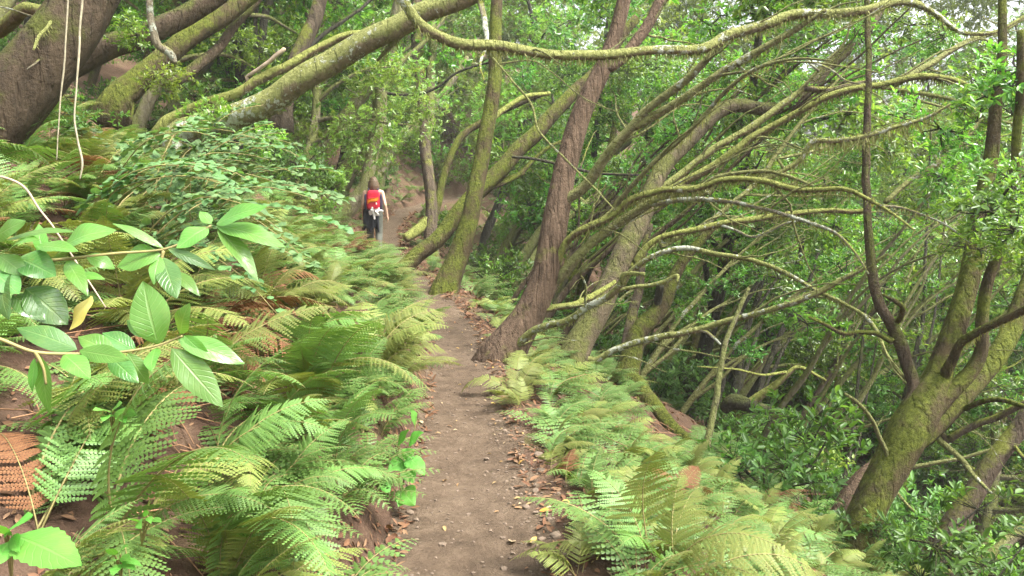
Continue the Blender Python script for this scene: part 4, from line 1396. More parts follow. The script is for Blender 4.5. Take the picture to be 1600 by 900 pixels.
for px, py, size, mt, lab in [
    (385, 440, .55, 'fern_dead', 'rust brown dead fern hanging in the middle of the left bank'), (440, 470, .5, 'fern_dead', 'rust brown dead fern right of the one in the middle of the bank'),
    (345, 500, .5, 'fern_dead', 'rust brown dead fern just right of the laurel leaf cluster'), (95, 290, .6, 'fern_dead', 'rust brown dead fern under the thick corner trunk'),
    (50, 275, .55, None, 'green fern under the thick corner trunk at the left edge'), (130, 265, .55, 'fern_yellow', 'yellowing fern between the corner trunk and the brambles'), (110, 330, .55, None, 'green fern below the tips of the hanging vines'),
]:
    p, _ = ground_hit(px, py)
    fern(p[0], p[1], size, DOWN + random.gauss(0, .3), 8, lab, None, 'bracken', 1.0, M[mt] if mt else None)
nb = 0
for x, y in spaced(185, s_bank, .27):
    r = random.random()
    mat = M['fern_dead'] if r < .10 and float(path_x(y) - path_w(y)) - x > .6 else (M['fern_yellow'] if r < .36 else None)
    near = y < 6.5
    lab = {True: {None: 'green fern on the near left bank', }, False: {None: 'green fern further along the left bank'}}[near][None]
    grp = 'green ferns on the near left bank' if near else 'green ferns along the left bank'
    if mat is M['fern_dead']:
        lab, grp = 'withered rust brown fern on the left bank', 'withered ferns on the left bank'
    elif mat is M['fern_yellow']:
        lab, grp = 'yellowing fern on the left bank', 'yellowing ferns on the left bank'
    fern(x, y, random.uniform(.36, .60) * (1.28 if y < 5 else 1.0), DOWN + random.gauss(-.1, .8), random.randint(8, 12), lab, grp, random.choice(['bracken', 'male']), .85, mat, 0 if y < 7.5 else 1)


def s_slope():
    y = 2.6 + 9.0 * random.random() ** 1.1
    t = .06 + 3.3 * random.random() ** 1.2 * min(1, .55 + y / 10)
    x = float(path_x(y) + path_w(y)) + t
    q = to_px((x, y, gz(x, y)))
    if not (700 < q[0] < 1500 and q[1] < 1050):
        return None
    if 975 < q[0] < 1100 and 580 < q[1] < 710:
        return None
    return x, y


for px, py, size, az, nf, kind, lab, mt in [
    (1010, 885, .62, 2.3, 5, 'bracken', 'pale fern with one broad frond facing the camera at lower right', None),
    (1060, 930, .72, -1.2, 6, 'bracken', 'pale yellow green fern cut by the bottom edge', 'fern_yellow'),
    (905, 900, .42, 1.2, 5, 'bracken', 'small pale fern drooping onto the right path edge', 'fern_yellow'),
    (855, 720, .45, -1.5, 4, 'male', 'small dark fern at the right path edge', None),
    (800, 618, .55, -.6, 5, 'male', 'upright bright fern at the foot of the red brown tree', None),
    (930, 800, .5, -1.4, 6, 'bracken', 'rust brown collapsed fern beside the path stones', 'fern_dead'),
    (890, 760, .4, -1.4, 5, 'bracken', 'rust brown dead fern just above the collapsed one', 'fern_dead'),
]:
    p, _ = ground_hit(px, py)
    fern(p[0], p[1], size, az, nf, lab, None, kind, 1.0, M[mt] if mt else None)
for x, y in spaced(94, s_slope, .28):
    r = random.random()
    mat = M['fern_dead'] if r < .09 and x - float(path_x(y) + path_w(y)) > .5 else (M['fern_yellow'] if r < .60 else None)
    lab, grp = 'green fern on the slope right of the path', 'green ferns on the right slope'
    if mat is M['fern_dead']:
        lab, grp = 'withered rust brown fern on the slope right of the path', 'withered ferns on the right slope'
    elif mat is M['fern_yellow']:
        lab, grp = 'yellowing fern on the slope right of the path', 'yellowing ferns on the right slope'
    fern(x, y, random.uniform(.29, .48), DOWN + random.gauss(.2, .9), random.randint(8, 11), lab, grp, random.choice(['bracken', 'male']), .9, mat, 0 if y < 6 else 1)


def far_ferns():
    rng = np.random.default_rng(77)
    src = [m for m in FP[:2]]
    VV = []; QQ = []; MI = []; k = 0
    V0, Q0, m0 = [], [], []
    for sd in range(3):
        v, q, m = [], [], []
        kk = 0
        for i in range(6):
            a, b, c_ = frond_mesh('f', sd * 50 + i, L=rng.uniform(.7, 1.0), pairs=11, pinnules=3, kind='male', widthf=.32, e0=rng.uniform(.7, 1.3), e1=rng.uniform(-.9, -.2))
            az = rng.normal(0, 1.1); c, s = math.cos(az), math.sin(az)
            v.append(a @ np.array([[c, s, 0], [-s, c, 0], [0, 0, 1]]).T); q.append(b + kk); m.append(c_); kk += len(a)
        V0.append(np.vstack(v)); Q0.append(np.vstack(q)); m0.append(np.concatenate(m))
    for i in range(1780):
        side = rng.random()
        if i < 400:
            y = rng.uniform(12, 42)
            u = -(.5 + 6 * rng.random() ** 1.5) if side < .62 else (.5 + 5 * rng.random() ** 1.3)
        else:
            y = 2.4 + 9 * rng.random() ** 1.25
            u = -(.46 + 4.0 * rng.random()) if side < .74 else (.5 + 3.0 * rng.random())
            q = to_px((float(path_x(y)) + u, y, gz(float(path_x(y)) + u, y)))
            if any(math.hypot(q[0] - cx_, q[1] - cy_) < r_ for cx_, cy_, r_ in ((230, 800, 110), (300, 680, 70), (60, 590, 70), (380, 540, 40), (130, 900, 100))) or (q[0] < 160 and q[1] < 300) or (980 < q[0] < 1090 and 590 < q[1] < 700):
                continue
        x = float(path_x(y)) + u
        if -1.2 < u < .9 and abs(y - 17.4) < 1.3:
            continue
        az = DOWN + rng.normal(0, .6); c, s = math.cos(az), math.sin(az)
        R = np.array([[c, -s, 0], [s, c, 0], [0, 0, 1]]); j = i % 3
        VV.append(V0[j] @ R.T * (rng.uniform(.45, .8) if y > 12 else rng.uniform(.28, .5)) + [x, y, gz(x, y) - .02]); QQ.append(Q0[j] + k); MI.append(m0[j]); k += len(V0[j])
    o = link_mesh('distant_ferns', mesh_quads('distant_ferns', np.vstack(VV), np.vstack(QQ), [M['fern'], M['stalk']], np.concatenate(MI), False))
    tag(o, 'mass of small and distant ferns filling the slopes along the path', 'ferns', None, 'stuff')


far_ferns()


# ------------------------------------------------------------------ broad leaves: laurel, herb, dock, bramble
def blade(mb, base, tip, width, nrm, curl=.15, serr=0, fold=.16, mi=0, nl=12, shape=.85):
    base = np.asarray(base, float); tip = np.asarray(tip, float)
    ax = tip - base; L = np.linalg.norm(ax); d = ax / L
    s = unit(np.cross(d, nrm)); n = np.cross(s, d)
    ts = np.linspace(0, 1, nl + 1)
    V = []
    for i, t in enumerate(ts):
        hw = width / 2 * (math.sin(math.pi * t ** shape) ** .85) if 0 < t < 1 else .0008
        if serr and i % 2:
            hw *= 1 + serr
        wav = .05 * width * math.sin(t * 9 + width * 80)
        c = base + d * L * t + n * (curl * L * (math.sin(math.pi * t) - .0) * .6)
        for k, a in enumerate((-1, -.55, 0, .55, 1)):
            mb.uv.append((t, a)); V.append(c + s * hw * a + n * (abs(a) * hw * fold * 2 - (a * a) * hw * .18 + wav * abs(a)))
    F = []
    for i in range(nl):
        for k in range(4):
            a = i * 5 + k
            F.append((a, a + 1, a + 6, a + 5))
    mb.add(V, F, mi)


def leaf_part(name, parent, base0, mat, base, tip, width, nrm, **kw):
    mb = MB(); blade(mb, base, tip, width, nrm, **kw)
    return mb.build(name, mat, parent, base0)


def laurel(label, stems, leaves, d, mats):
    rng = np.random.default_rng(len(label))
    b0 = at(stems[0][0][0], stems[0][0][1], d)
    e = empty('laurel_sapling', b0, label, 'sapling')
    for st in stems:
        P = spline(np.array(st, float), 8)
        W = np.array([at(p[0], p[1], d + .0004 * (p[0])) for p in P])
        mb = MB(); mb.tube(W, np.linspace(.0032, .0018, len(W)), 7)
        mb.build('stem', M['stalk'], e, b0)
    for bx, by, tx, ty, w, mt in leaves:
        dd = d + .0004 * bx
        L = math.hypot(tx - bx, ty - by)
        b = at(bx, by, dd); tdep = dd + rng.uniform(-.05, .03) - .00015 * (ty - by)
        tp = at(tx, ty, tdep)
        nrm = unit(np.array([rng.normal(0, .3), -.75, .8 + rng.normal(0, .2)]))
        o = leaf_part('leaf', e, b0, M[mt], b, tp, w * dd / F_PX * 1.12, nrm, curl=rng.uniform(.02, .18), fold=rng.uniform(.05, .22))
        if mt == 'laurel_yellow':
            o['label'] = 'yellow ageing leaf'
    return e


l, k_, y_ = 'laurel', 'laurel_dark', 'laurel_yellow'
laurel('broad leaved laurel sapling reaching in from the left edge with upper leaf clusters',
       [[(-60, 430), (20, 412), (100, 405), (180, 396), (253, 390), (300, 372), (330, 352)], [(60, 408), (40, 430), (20, 470)], [(255, 392), (250, 420), (247, 450)]],
       [(325, 355, 276, 388, 38, l), (338, 350, 417, 322, 30, l), (338, 352, 446, 386, 34, l), (340, 356, 404, 440, 26, l), (330, 350, 312, 330, 16, l),
        (255, 388, 176, 349, 15, l), (250, 396, 184, 418, 44, l), (254, 402, 276, 466, 32, k_), (262, 388, 336, 422, 15, k_), (250, 402, 240, 444, 20, l), (268, 424, 312, 462, 20, l),
        (98, 386, 182, 360, 38, l), (10, 376, 118, 362, 17, l), (58, 384, 122, 392, 24, l), (-10, 372, 40, 345, 30, l), (14, 392, 62, 374, 24, l),
        (28, 402, 88, 432, 44, k_), (10, 425, 14, 500, 36, k_), (40, 450, 106, 508, 52, k_), (105, 408, 137, 462, 24, l), (114, 430, 164, 436, 16, l), (0, 400, 40, 430, 30, l),
        (70, 400, 60, 350, 20, l), (-20, 420, 30, 460, 44, k_), (20, 460, 70, 500, 34, k_), (135, 400, 180, 420, 22, l), (142, 462, 110, 516, 42, y_)], 1.32, None)
laurel('broad leaved laurel branch below the first with a large leaf cluster and hanging leaves',
       [[(-60, 512), (0, 530), (55, 550), (130, 553), (190, 550), (245, 540), (285, 525)], [(55, 550), (68, 575), (72, 600)]],
       [(247, 538, 224, 440, 54, l), (282, 521, 296, 474, 27, l), (278, 530, 382, 568, 34, l), (268, 544, 348, 636, 42, l), (243, 545, 236, 580, 24, l), (240, 522, 198, 500, 28, l),
        (180, 556, 122, 526, 30, l), (120, 546, 26, 512, 34, k_), (100, 554, 140, 592, 32, l), (64, 556, 76, 646, 26, l), (55, 560, 50, 612, 15, l), (125, 548, 202, 562, 28, l),
        (170, 556, 216, 598, 28, k_), (212, 548, 160, 520, 26, k_), (200, 552, 232, 600, 24, l), (150, 553, 100, 575, 22, k_), (288, 524, 330, 560, 20, l)], 1.22, None)


def herb(name, label, cat, leaves, d, mat, serr=.12, stem_to=None, shape=.7):
    b0 = at(*stem_to, d + .1) if stem_to else at(leaves[0][0], leaves[0][1], d)
    e = empty(name, b0, label, cat)
    rng = np.random.default_rng(len(label))
    for bx, by, tx, ty, w in leaves:
        b = at(bx, by, d); tp = at(tx, ty, d - .04 - rng.random() * .03)
        nrm = unit(np.array([rng.normal(0, .25), -.6, .8]))
        leaf_part('leaf', e, b0, mat, b, tp, w * d / F_PX * 1.1, nrm, curl=rng.uniform(.02, .12), serr=serr, fold=.08, nl=20 if serr else 12, shape=shape)
        if stem_to:
            mb = MB(); mb.tube(spline(np.array([b0, (b0 + b) / 2 + [0, 0, .01], b]), 4), np.linspace(.003, .0014, 8)[:9] if False else np.full(9, .002), 5)
            mb.build('stem', M['stalk'], e, b0)
    return e


herb('nettle_like_herb', 'bright green herb with toothed leaves in the bottom left corner', 'herb',
     [(24, 836, 128, 886, 62), (12, 830, 50, 806, 34), (16, 845, -8, 884, 46), (8, 836, -30, 815, 36), (20, 838, 30, 862, 20)], 1.05, M['nettle'], .10, (18, 905))
herb('small_herb', 'small round leaved herb sprouting at the bottom left of the bare soil', 'herb',
     [(180, 868, 166, 858, 14), (188, 866, 200, 852, 12), (190, 870, 204, 874, 14), (192, 880, 212, 890, 14), (186, 882, 176, 898, 18), (190, 875, 222, 884, 12), (184, 874, 160, 880, 12)], 1.75, M['nettle'], 0, (190, 915))
herb('small_herb', 'tiny two stemmed herb on the bare soil beneath the large arching fern', 'herb',
     [(216, 816, 200, 812, 12), (218, 814, 220, 826, 15), (230, 806, 225, 798, 9), (232, 808, 236, 818, 10), (240, 810, 252, 816, 11)], 1.85, M['nettle'], 0, (222, 850))
herb('small_herb', 'leafy herb tuft below the hanging laurel leaves', 'herb',
     [(170, 642, 145, 640, 18), (176, 640, 190, 630, 18), (180, 644, 214, 648, 20), (172, 648, 160, 658, 16), (186, 648, 196, 660, 16)], 2.2, M['nettle'], .05, (178, 690))
p, dd = ground_hit(638, 790)
herb('round_leaved_plant', 'round leaved green plant hanging over the left path edge', 'plant',
     [(640, 690, 662, 676, 24), (630, 720, 606, 736, 26), (640, 715, 664, 742, 30), (636, 735, 645, 756, 22), (628, 765, 648, 790, 34), (622, 690, 640, 672, 22), (640, 700, 632, 720, 20), (600, 745, 606, 778, 18), (634, 770, 622, 792, 24), (650, 660, 640, 640, 20)], dd - .12, M['nettle'], .06, (626, 780), .5)


def bramble(px, py, d, size, label, seed):
    rng = np.random.default_rng(seed)
    p = at(px, py, d)
    g = np.array([p[0], p[1], gz(p[0], p[1])])
    e = empty('bramble', g, label, 'bramble', 'brambles on the upper left bank')
    lv = MB()
    for s_ in range(3):
        az = rng.uniform(-1.2, 2.6)
        q = g + np.array([rng.uniform(-.1, .1), rng.uniform(-.1, .1), -.03]); dr = unit(np.array([math.cos(az), math.sin(az), 2.6]))
        pts = [q.copy()]
        n = 14
        for k in range(n):
            dr = unit(dr + np.array([.05, 0, -.13]) + rng.normal(size=3) * .06)
            q = q + dr * size / n
            pts.append(q.copy())
            if k > 1:
                for side in (-1, 1):
                    if rng.random() < .25:
                        continue
                    o = unit(np.cross(dr, [0, 0, 1.0])) * side
                    st = q + o * .03 + np.array([0, 0, .015])
                    for a in (-.9, 0, .9):
                        dd_ = unit(o * math.cos(a) + dr * (math.sin(a) + .2) + np.array([0, 0, -.15 + rng.normal() * .15]))
                        L = rng.uniform(.045, .08)
                        blade(lv, st, st + dd_ * L, L * .72, unit(np.array([0, -.25, 1.0]) + rng.normal(size=3) * .2), curl=.05, serr=.10, fold=.1, nl=8, shape=.7)
        mb = MB(); mb.tube(pts, np.linspace(.005, .002, n + 1), 5)
        mb.build('stem', M['stalk'], e, g)
    tag(lv.build('leaves', M['bramble'], e, g), kind='stuff')


for i, (px, py, d) in enumerate([(170, 190, 4.6), (215, 150, 5.0), (250, 180, 4.8), (190, 240, 4.3), (240, 240, 4.5), (290, 215, 5.2), (235, 120, 5.6), (140, 140, 5.0), (280, 140, 5.8), (300, 180, 5.6), (120, 230, 4.4)]):
    bramble(px, py + 10, d, 1.25, 'leafy bramble arching over the upper left bank under the dark trunks', 900 + i)

# ------------------------------------------------------------------ forest floor
def blade_mesh(name, L, W, curl, mat):
    mb = MB(); blade(mb, (0, -L / 2, 0), (0, L / 2, 0), W, (0, 0, 1), curl, 0, .2, nl=6)
    o = mb.build(name, mat); me = o.data
    bpy.data.objects.remove(o)
    return me


FL = {k: [blade_mesh('fallen_leaf', .06, .028, .12, M[k]), blade_mesh('fallen_leaf', .05, .02, .3, M[k])] for k in ('leaf_brown', 'leaf_yellow', 'leaf_orange', 'leaf_pale')}


def put_leaf(x, y, k, label, group, sc=1.0):
    o = link_mesh('fallen_leaf', random.choice(FL[k]), None, (x, y, gz(x, y) + .006), (random.gauss(0, .25), random.gauss(0, .25), random.uniform(0, 6.3)), sc)
    return tag(o, label, 'leaf', group)


for px, py, k, lab, sc in [(622, 858, 'leaf_yellow', 'yellow fallen leaf at the lower left edge of the path', .8), (852, 803, 'leaf_orange', 'bright orange leaf on the right side of the path', 1.0), (815, 724, 'leaf_yellow', 'pale yellow leaf on the path beside the stones', .9),
                           (728, 600, 'leaf_yellow', 'yellow leaf in the middle of the path below the red brown tree', .8), (658, 662, 'leaf_pale', 'pale leaf tucked at the left path edge under the fern tips', .9), (800, 838, 'leaf_pale', 'large pale leaf lying near the lower right of the path', 1.3), (830, 845, 'leaf_pale', 'pale curled leaf beside the large pale leaf', 1.2)]:
    p, _ = ground_hit(px, py)
    put_leaf(p[0], p[1], k, lab, 'single fallen leaves on the near path', sc)
for i in range(280):
    y = 2.7 + 14 * random.random() ** 1.2
    x = float(path_x(y)) + float(path_w(y)) * (random.uniform(-1, 1.4) if random.random() < .45 else random.uniform(.35, 1.5))
    k = random.choices(['leaf_brown', 'leaf_pale', 'leaf_yellow'], [5, 3, 1.6 if y > 6 else .5])[0]
    nm = {'leaf_brown': 'brown', 'leaf_pale': 'pale tan', 'leaf_yellow': 'yellow'}[k]
    put_leaf(x, y, k, 'small %s fallen leaf scattered along the path' % nm, '%s fallen leaves scattered along the path' % nm, random.uniform(.35, .85))


def litter():
    rng = np.random.default_rng(8)
    n = 36000
    y = 1.5 + 26 * rng.random(n) ** 1.6
    side = rng.random(n)
    u = np.where(side < .5, -1, 1) * (path_w(y) * .8 + 5.5 * rng.random(n) ** 1.7)
    x = path_x(y) + u
    z = ground_z(x, y) + .006
    e = .05
    nx = -(ground_z(x + e, y, False) - ground_z(x - e, y, False)) / (2 * e); ny = -(ground_z(x, y + e, False) - ground_z(x, y - e, False)) / (2 * e)
    nr = unit(np.stack([nx, ny, np.ones(n)], 1) + rng.normal(size=(n, 3)) * .3)
    a = rand_dirs(n, rng); d = unit(a - nr * np.sum(a * nr, 1)[:, None] * .85)
    L = rng.uniform(.015, .05, n) * (1 + y * .09)
    V, Q = leaves_VQ(np.stack([x, y, z], 1), d, nr, L, L * rng.uniform(.25, .5, n), .15, .05)
    tag(link_mesh('leaf_litter', mesh_quads('leaf_litter', V, Q, M['litter'])), 'brown leaf litter covering the soil under the ferns', 'litter', None, 'stuff')
    # dry stalks lying and leaning about
    mb = MB()
    for i in range(900):
        yy = 1.5 + 9 * rng.random() ** 1.4
        sd = -1 if rng.random() < .6 else 1
        uu = sd * (float(path_w(yy)) + .32 + 3.4 * rng.random() ** 1.3)
        xx = float(path_x(yy)) + uu
        p = np.array([xx, yy, gz(xx, yy) + .01])
        dd_ = unit(np.array([.9, rng.normal() * .8, -.55 * 1 + rng.normal() * .35]))
        L = rng.uniform(.12, .5)
        q = p + dd_ * L
        q[2] = max(q[2], gz(q[0], q[1]) + .01)
        m_ = (p + q) / 2; m_[2] = max(m_[2], gz(m_[0], m_[1]) + .008) + .03 * rng.random()
        mb.tube([p, m_, q], [.0032, .0026, .0016], 4, cap=False)
    tag(mb.build('dry_stalks', M['dry_stalk']), 'dry brown fern stalks strewn over the banks', 'stalks', None, 'stuff')
    # gravel
    mb = MB()
    base = bmesh.new(); bmesh.ops.create_icosphere(base, subdivisions=1, radius=1)
    bv = np.array([v.co[:] for v in base.verts]); bf = [tuple(v.index for v in f.verts) for f in base.faces]; base.free()
    for i in range(1700):
        yy = 2.5 + 11 * rng.random() ** 1.5
        w = float(path_w(yy))
        uu = w * rng.uniform(-1.05, 1.15) if rng.random() < .5 else w * rng.uniform(.55, 1.5)
        xx = float(path_x(yy)) + uu
        r = rng.uniform(.003, .012) * (1.6 if rng.random() < .08 else 1)
        v = bv * (1 + .3 * rng.normal(size=(len(bv), 1)) * .6) * np.array([1, rng.uniform(.6, 1), rng.uniform(.4, .8)]) * r
        mb.add(v + [xx, yy, gz(xx, yy) + r * .25], bf)
    tag(mb.build('gravel', M['stone'], None, None, False), 'fine gravel and crumbs of earth on the path', 'gravel', None, 'stuff')


litter()


def stone(px, py, r, label, seed):
    r *= .72
    p, _ = ground_hit(px, py)
    bm = bmesh.new(); bmesh.ops.create_icosphere(bm, subdivisions=3, radius=1)
    for v in bm.verts:
        c = v.co
        k = 1 + .45 * float(vnoise(c.x * 1.3 + seed, c.y * 1.3 + c.z, seed)) + .12 * float(vnoise(c.x * 4, c.y * 4 + c.z * 3, seed + 1))
        v.co = Vector((c.x * k * r, c.y * k * r * .8, c.z * k * r * .55))
    me = bpy.data.meshes.new('stone'); bm.to_mesh(me); bm.free()
    me.materials.append(M['stone']); me.polygons.foreach_set('use_smooth', [True] * len(me.polygons))
    o = link_mesh('stone', me, None, (p[0], p[1], gz(p[0], p[1]) + r * .15), (0, 0, seed)); tag(o, label, 'stone', 'stones along the right path edge')


for i, (px, py, r, lb) in enumerate([(842, 716, .05, 'largest brown stone at the right path edge by the small dark fern'), (845, 735, .04, 'brown stone just below the largest one'), (838, 770, .035, 'small stone on the right path edge above the orange leaf'), (822, 790, .03, 'small stone left of the orange leaf'), (800, 760, .025, 'pebble inside the right side of the path'), (868, 840, .04, 'stone below the orange leaf on the right path edge'), (835, 690, .04, 'stone on the path edge above the largest one'), (640, 800, .035, 'dark stone half under the round leaved plant')]):
    stone(px, py, r, lb, i + 2)


# ------------------------------------------------------------------ the walker
def capsule(mb, a, b, ra, rb, sides=14, rings=6):
    a = np.asarray(a, float); b = np.asarray(b, float)
    d = b - a; L = np.linalg.norm(d)
    z = d / L if L > 1e-6 else np.array([0, 0, 1.0])
    x = unit(np.cross(z, [.3, .9, .2])); y = np.cross(z, x)
    prof = []
    for i in range(rings + 1):
        t = math.pi / 2 * (1 - i / rings); prof.append((-math.sin(t) * ra, math.cos(t) * ra))
    for i in range(rings + 1):
        t = math.pi / 2 * i / rings; prof.append((L + math.sin(t) * rb, math.cos(t) * rb))
    V = []
    for h_, r in prof:
        for j in range(sides):
            an = 2 * math.pi * j / sides
            V.append(a + z * h_ + (x * math.cos(an) + y * math.sin(an)) * max(r, 1e-5))
    F = []
    for i in range(len(prof) - 1):
        for j in range(sides):
            j2 = (j + 1) % sides
            F.append((i * sides + j, i * sides + j2, (i + 1) * sides + j2, (i + 1) * sides + j))
    mb.add(V, F)


def ellipsoid(mb, c, r, n=18):
    V = []; F = []
    for i in range(n + 1):
        th = math.pi * i / n
        for j in range(2 * n):
            ph = math.pi * j / n
            V.append((c[0] + r[0] * max(1e-4, math.sin(th)) * math.cos(ph), c[1] + r[1] * max(1e-4, math.sin(th)) * math.sin(ph), c[2] + r[2] * math.cos(th)))
    for i in range(n):
        for j in range(2 * n):
            j2 = (j + 1) % (2 * n)
            F.append((i * 2 * n + j, (i + 1) * 2 * n + j, (i + 1) * 2 * n + j2, i * 2 * n + j2))
    mb.add(V, F)


def fused(mb, name, mat, parent, voxel, sm=4):
    """melt overlapping closed pieces into one continuous skin"""
    o = mb.build(name, mat)
    r = o.modifiers.new('melt', 'REMESH'); r.mode = 'VOXEL'; r.voxel_size = voxel
    s = o.modifiers.new('soften', 'SMOOTH'); s.iterations = sm; s.factor = .5
    dg = bpy.context.evaluated_depsgraph_get()
    me = bpy.data.meshes.new_from_object(o.evaluated_get(dg))
    old = o.data; o.modifiers.clear(); o.data = me; bpy.data.meshes.remove(old)
    me.name = name
    if not me.materials: me.materials.append(mat)
    me.polygons.foreach_set('use_smooth', [True] * len(me.polygons))
    o.parent = parent
    return o


M['skin'] = plain('skin', (.62, .40, .28), .5, .08, 12, .05, .4)
M['hair'] = plain('light_brown_hair', (.125, .08, .045), .55, .45, 60, .8, .4)
M['trousers'] = plain('grey_trousers', (.10, .105, .085), .9, .25, 10, .5)
M['top'] = plain('pink_vest', (.42, .20, .17), .85, .15, 30, .3)
M['boot'] = plain('hiking_boot', (.09, .06, .045), .8, .2, 30, .3)
M['pack_red'] = plain('red_pack_cloth', (.58, .018, .045), .7, .12, 40, .3)
M['pack_orange'] = plain('orange_pack_patch', (.88, .26, .015), .7, .1, 40, .3)
M['pack_dark'] = plain('dark_pack_webbing', (.05, .035, .06), .8, .2, 40, .3)
M['pack_white'] = plain('white_cloth', (.72, .70, .66), .8, .08, 12, .4)
M['dark_shape'] = plain('black_matte', (.022, .024, .03), .85, .3, 10, .5)


def walker():
    pw, dw = ground_hit(586, 402)
    g = np.array([pw[0], pw[1], gz(pw[0], pw[1]) + .01])
    e = empty('person', g, 'walker with long light brown hair and red backpack walking away along the path', 'person')
    e.rotation_euler = (0, 0, .12)
    b = MB()
    # legs mid stride: left foot forward (+Y), right foot back with its heel lifting
    hipL, hipR = (-.09, .01, .90), (.09, -.01, .90)
    kneeL, kneeR = (-.095, .15, .50), (.095, .0, .48)
    ankL, ankR = (-.095, .20, .09), (.10, -.24, .14)
    for hp, kn, an in ((hipL, kneeL, ankL), (hipR, kneeR, ankR)):
        capsule(b, hp, kn, .082, .058); capsule(b, kn, an, .056, .036)
    capsule(b, ankL, (-.10, .36, .04), .040, .032); capsule(b, ankR, (.105, -.09, .045), .040, .032)
    ellipsoid(b, (0, 0, .94), (.165, .115, .13))
    ellipsoid(b, (0, .01, 1.10), (.130, .095, .15))
    ellipsoid(b, (0, .01, 1.27), (.165, .11, .15))
    capsule(b, (-.13, .0, 1.375), (.13, .0, 1.375), .055, .055)
    capsule(b, (0, .005, 1.38), (0, .03, 1.50), .058, .050)
    ellipsoid(b, (0, .045, 1.575), (.074, .094, .108))
    ellipsoid(b, (0, .085, 1.525), (.052, .055, .055))
    capsule(b, (0, .135, 1.58), (0, .152, 1.55), .010, .014)
    for s in (-1, 1):
        ellipsoid(b, (s * .076, .035, 1.57), (.014, .022, .032), 8)
        ellipsoid(b, (s * .03, .125, 1.585), (.014, .012, .010), 8)
    capsule(b, (-.022, .132, 1.515), (.022, .132, 1.515), .008, .008)
    arms = {1: [(.175, 0, 1.365), (.235, -.05, 1.10), (.275, .02, .87)], -1: [(-.175, 0, 1.365), (-.225, -.03, 1.10), (-.235, .10, .88)]}
    for s, (sh, el, wr) in arms.items():
        capsule(b, sh, el, .048, .037); capsule(b, el, wr, .036, .024)
        sh, el, wr = map(np.array, (sh, el, wr))
        d = unit(wr - el); fw = np.array([0, 1.0, 0]); fw = unit(fw - d * (fw @ d)); sd = np.cross(d, fw) * 1.0
        palm = wr + d * .075
        capsule(b, wr + d * .02 + fw * .012, palm + fw * .022, .019, .016); capsule(b, wr + d * .02 - fw * .012, palm - fw * .022, .019, .015)
        capsule(b, wr + d * .02, palm, .018, .017)
        inw = -s * np.array([1.0, 0, 0])
        for k, (off, ln) in enumerate(((.032, .070), (.011, .078), (-.011, .073), (-.031, .058))):
            p0 = palm + fw * off
            p1 = p0 + unit(d + inw * .15) * ln * .5
            p2 = p1 + unit(d + inw * .6) * ln * .5
            capsule(b, p0, p1, .0085, .008, 8, 3); capsule(b, p1, p2, .008, .0065, 8, 3)
        t0 = wr + d * .03 + fw * .028
        t1 = t0 + unit(d + fw * .8 + inw * .2) * .04; t2 = t1 + unit(d + fw * .1 + inw * .3) * .034
        capsule(b, t0, t1, .011, .010, 8, 3); capsule(b, t1, t2, .010, .008, 8, 3)
    body = fused(b, 'body', M['skin'], e, .0065, 3)
    # trousers
    m = MB()
    for hp, kn, an in ((hipL, kneeL, ankL), (hipR, kneeR, ankR)):
        capsule(m, hp, kn, .100, .078); an2 = np.array(an) + (np.array(kn) - np.array(an)) * .02
        capsule(m, kn, an2, .078, .060)
    ellipsoid(m, (0, -.005, .95), (.185, .135, .13)); ellipsoid(m, (0, -.03, .90), (.17, .13, .11))
    fused(m, 'trousers', M['trousers'], e, .012, 5)
    m = MB()
    ellipsoid(m, (0, .01, 1.27), (.172, .118, .135)); ellipsoid(m, (0, .01, 1.12), (.142, .105, .18))
    capsule(m, (-.085, .01, 1.30), (-.085, .0, 1.415), .035, .022); capsule(m, (.085, .01, 1.30), (.085, .0, 1.415), .035, .022)
    fused(m, 'vest', M['top'], e, .012, 3)
    for an, to in ((ankL, (-.10, .37, .04)), (ankR, (.105, -.08, .05))):
        m = MB(); capsule(m, np.array(an) + [0, -.02, .04], an, .052, .058); capsule(m, np.array(an) - [0, .02, .03], to, .050, .044)
        fused(m, 'boot', M['boot'], e, .010, 3)
    # hair to the shoulders
    m = MB()
    ellipsoid(m, (0, .025, 1.59), (.088, .105, .112))
    rng = np.random.default_rng(4)
    for i in range(26):
        a = math.pi * (1.02 + .96 * i / 25)
        top = np.array([.078 * math.cos(a), .02 + .085 * math.sin(a), 1.60])
        bot = np.array([.098 * math.cos(a) + rng.normal() * .006, -.01 + .075 * math.sin(a), 1.375 + .03 * rng.random()])
        capsule(m, top, (top + bot) / 2 + [.012 * math.cos(a), .012 * math.sin(a), 0], .026, .024, 8, 3)
        capsule(m, (top + bot) / 2 + [.012 * math.cos(a), .012 * math.sin(a), 0], bot, .023, .009, 8, 3)
    fused(m, 'hair', M['hair'], e, .007, 1)
    bpy.context.view_layer.update()
    mw = e.matrix_world

    def thing_at(name, label, cat, loc):
        o = empty(name, mw @ Vector(loc), label, cat); o.rotation_euler = e.rotation_euler
        return o
    # backpack, its origin between the shoulder blades
    P = thing_at('backpack', 'red backpack with an orange slanted panel on the walkers back', 'backpack', (0, -.12, 1.22))

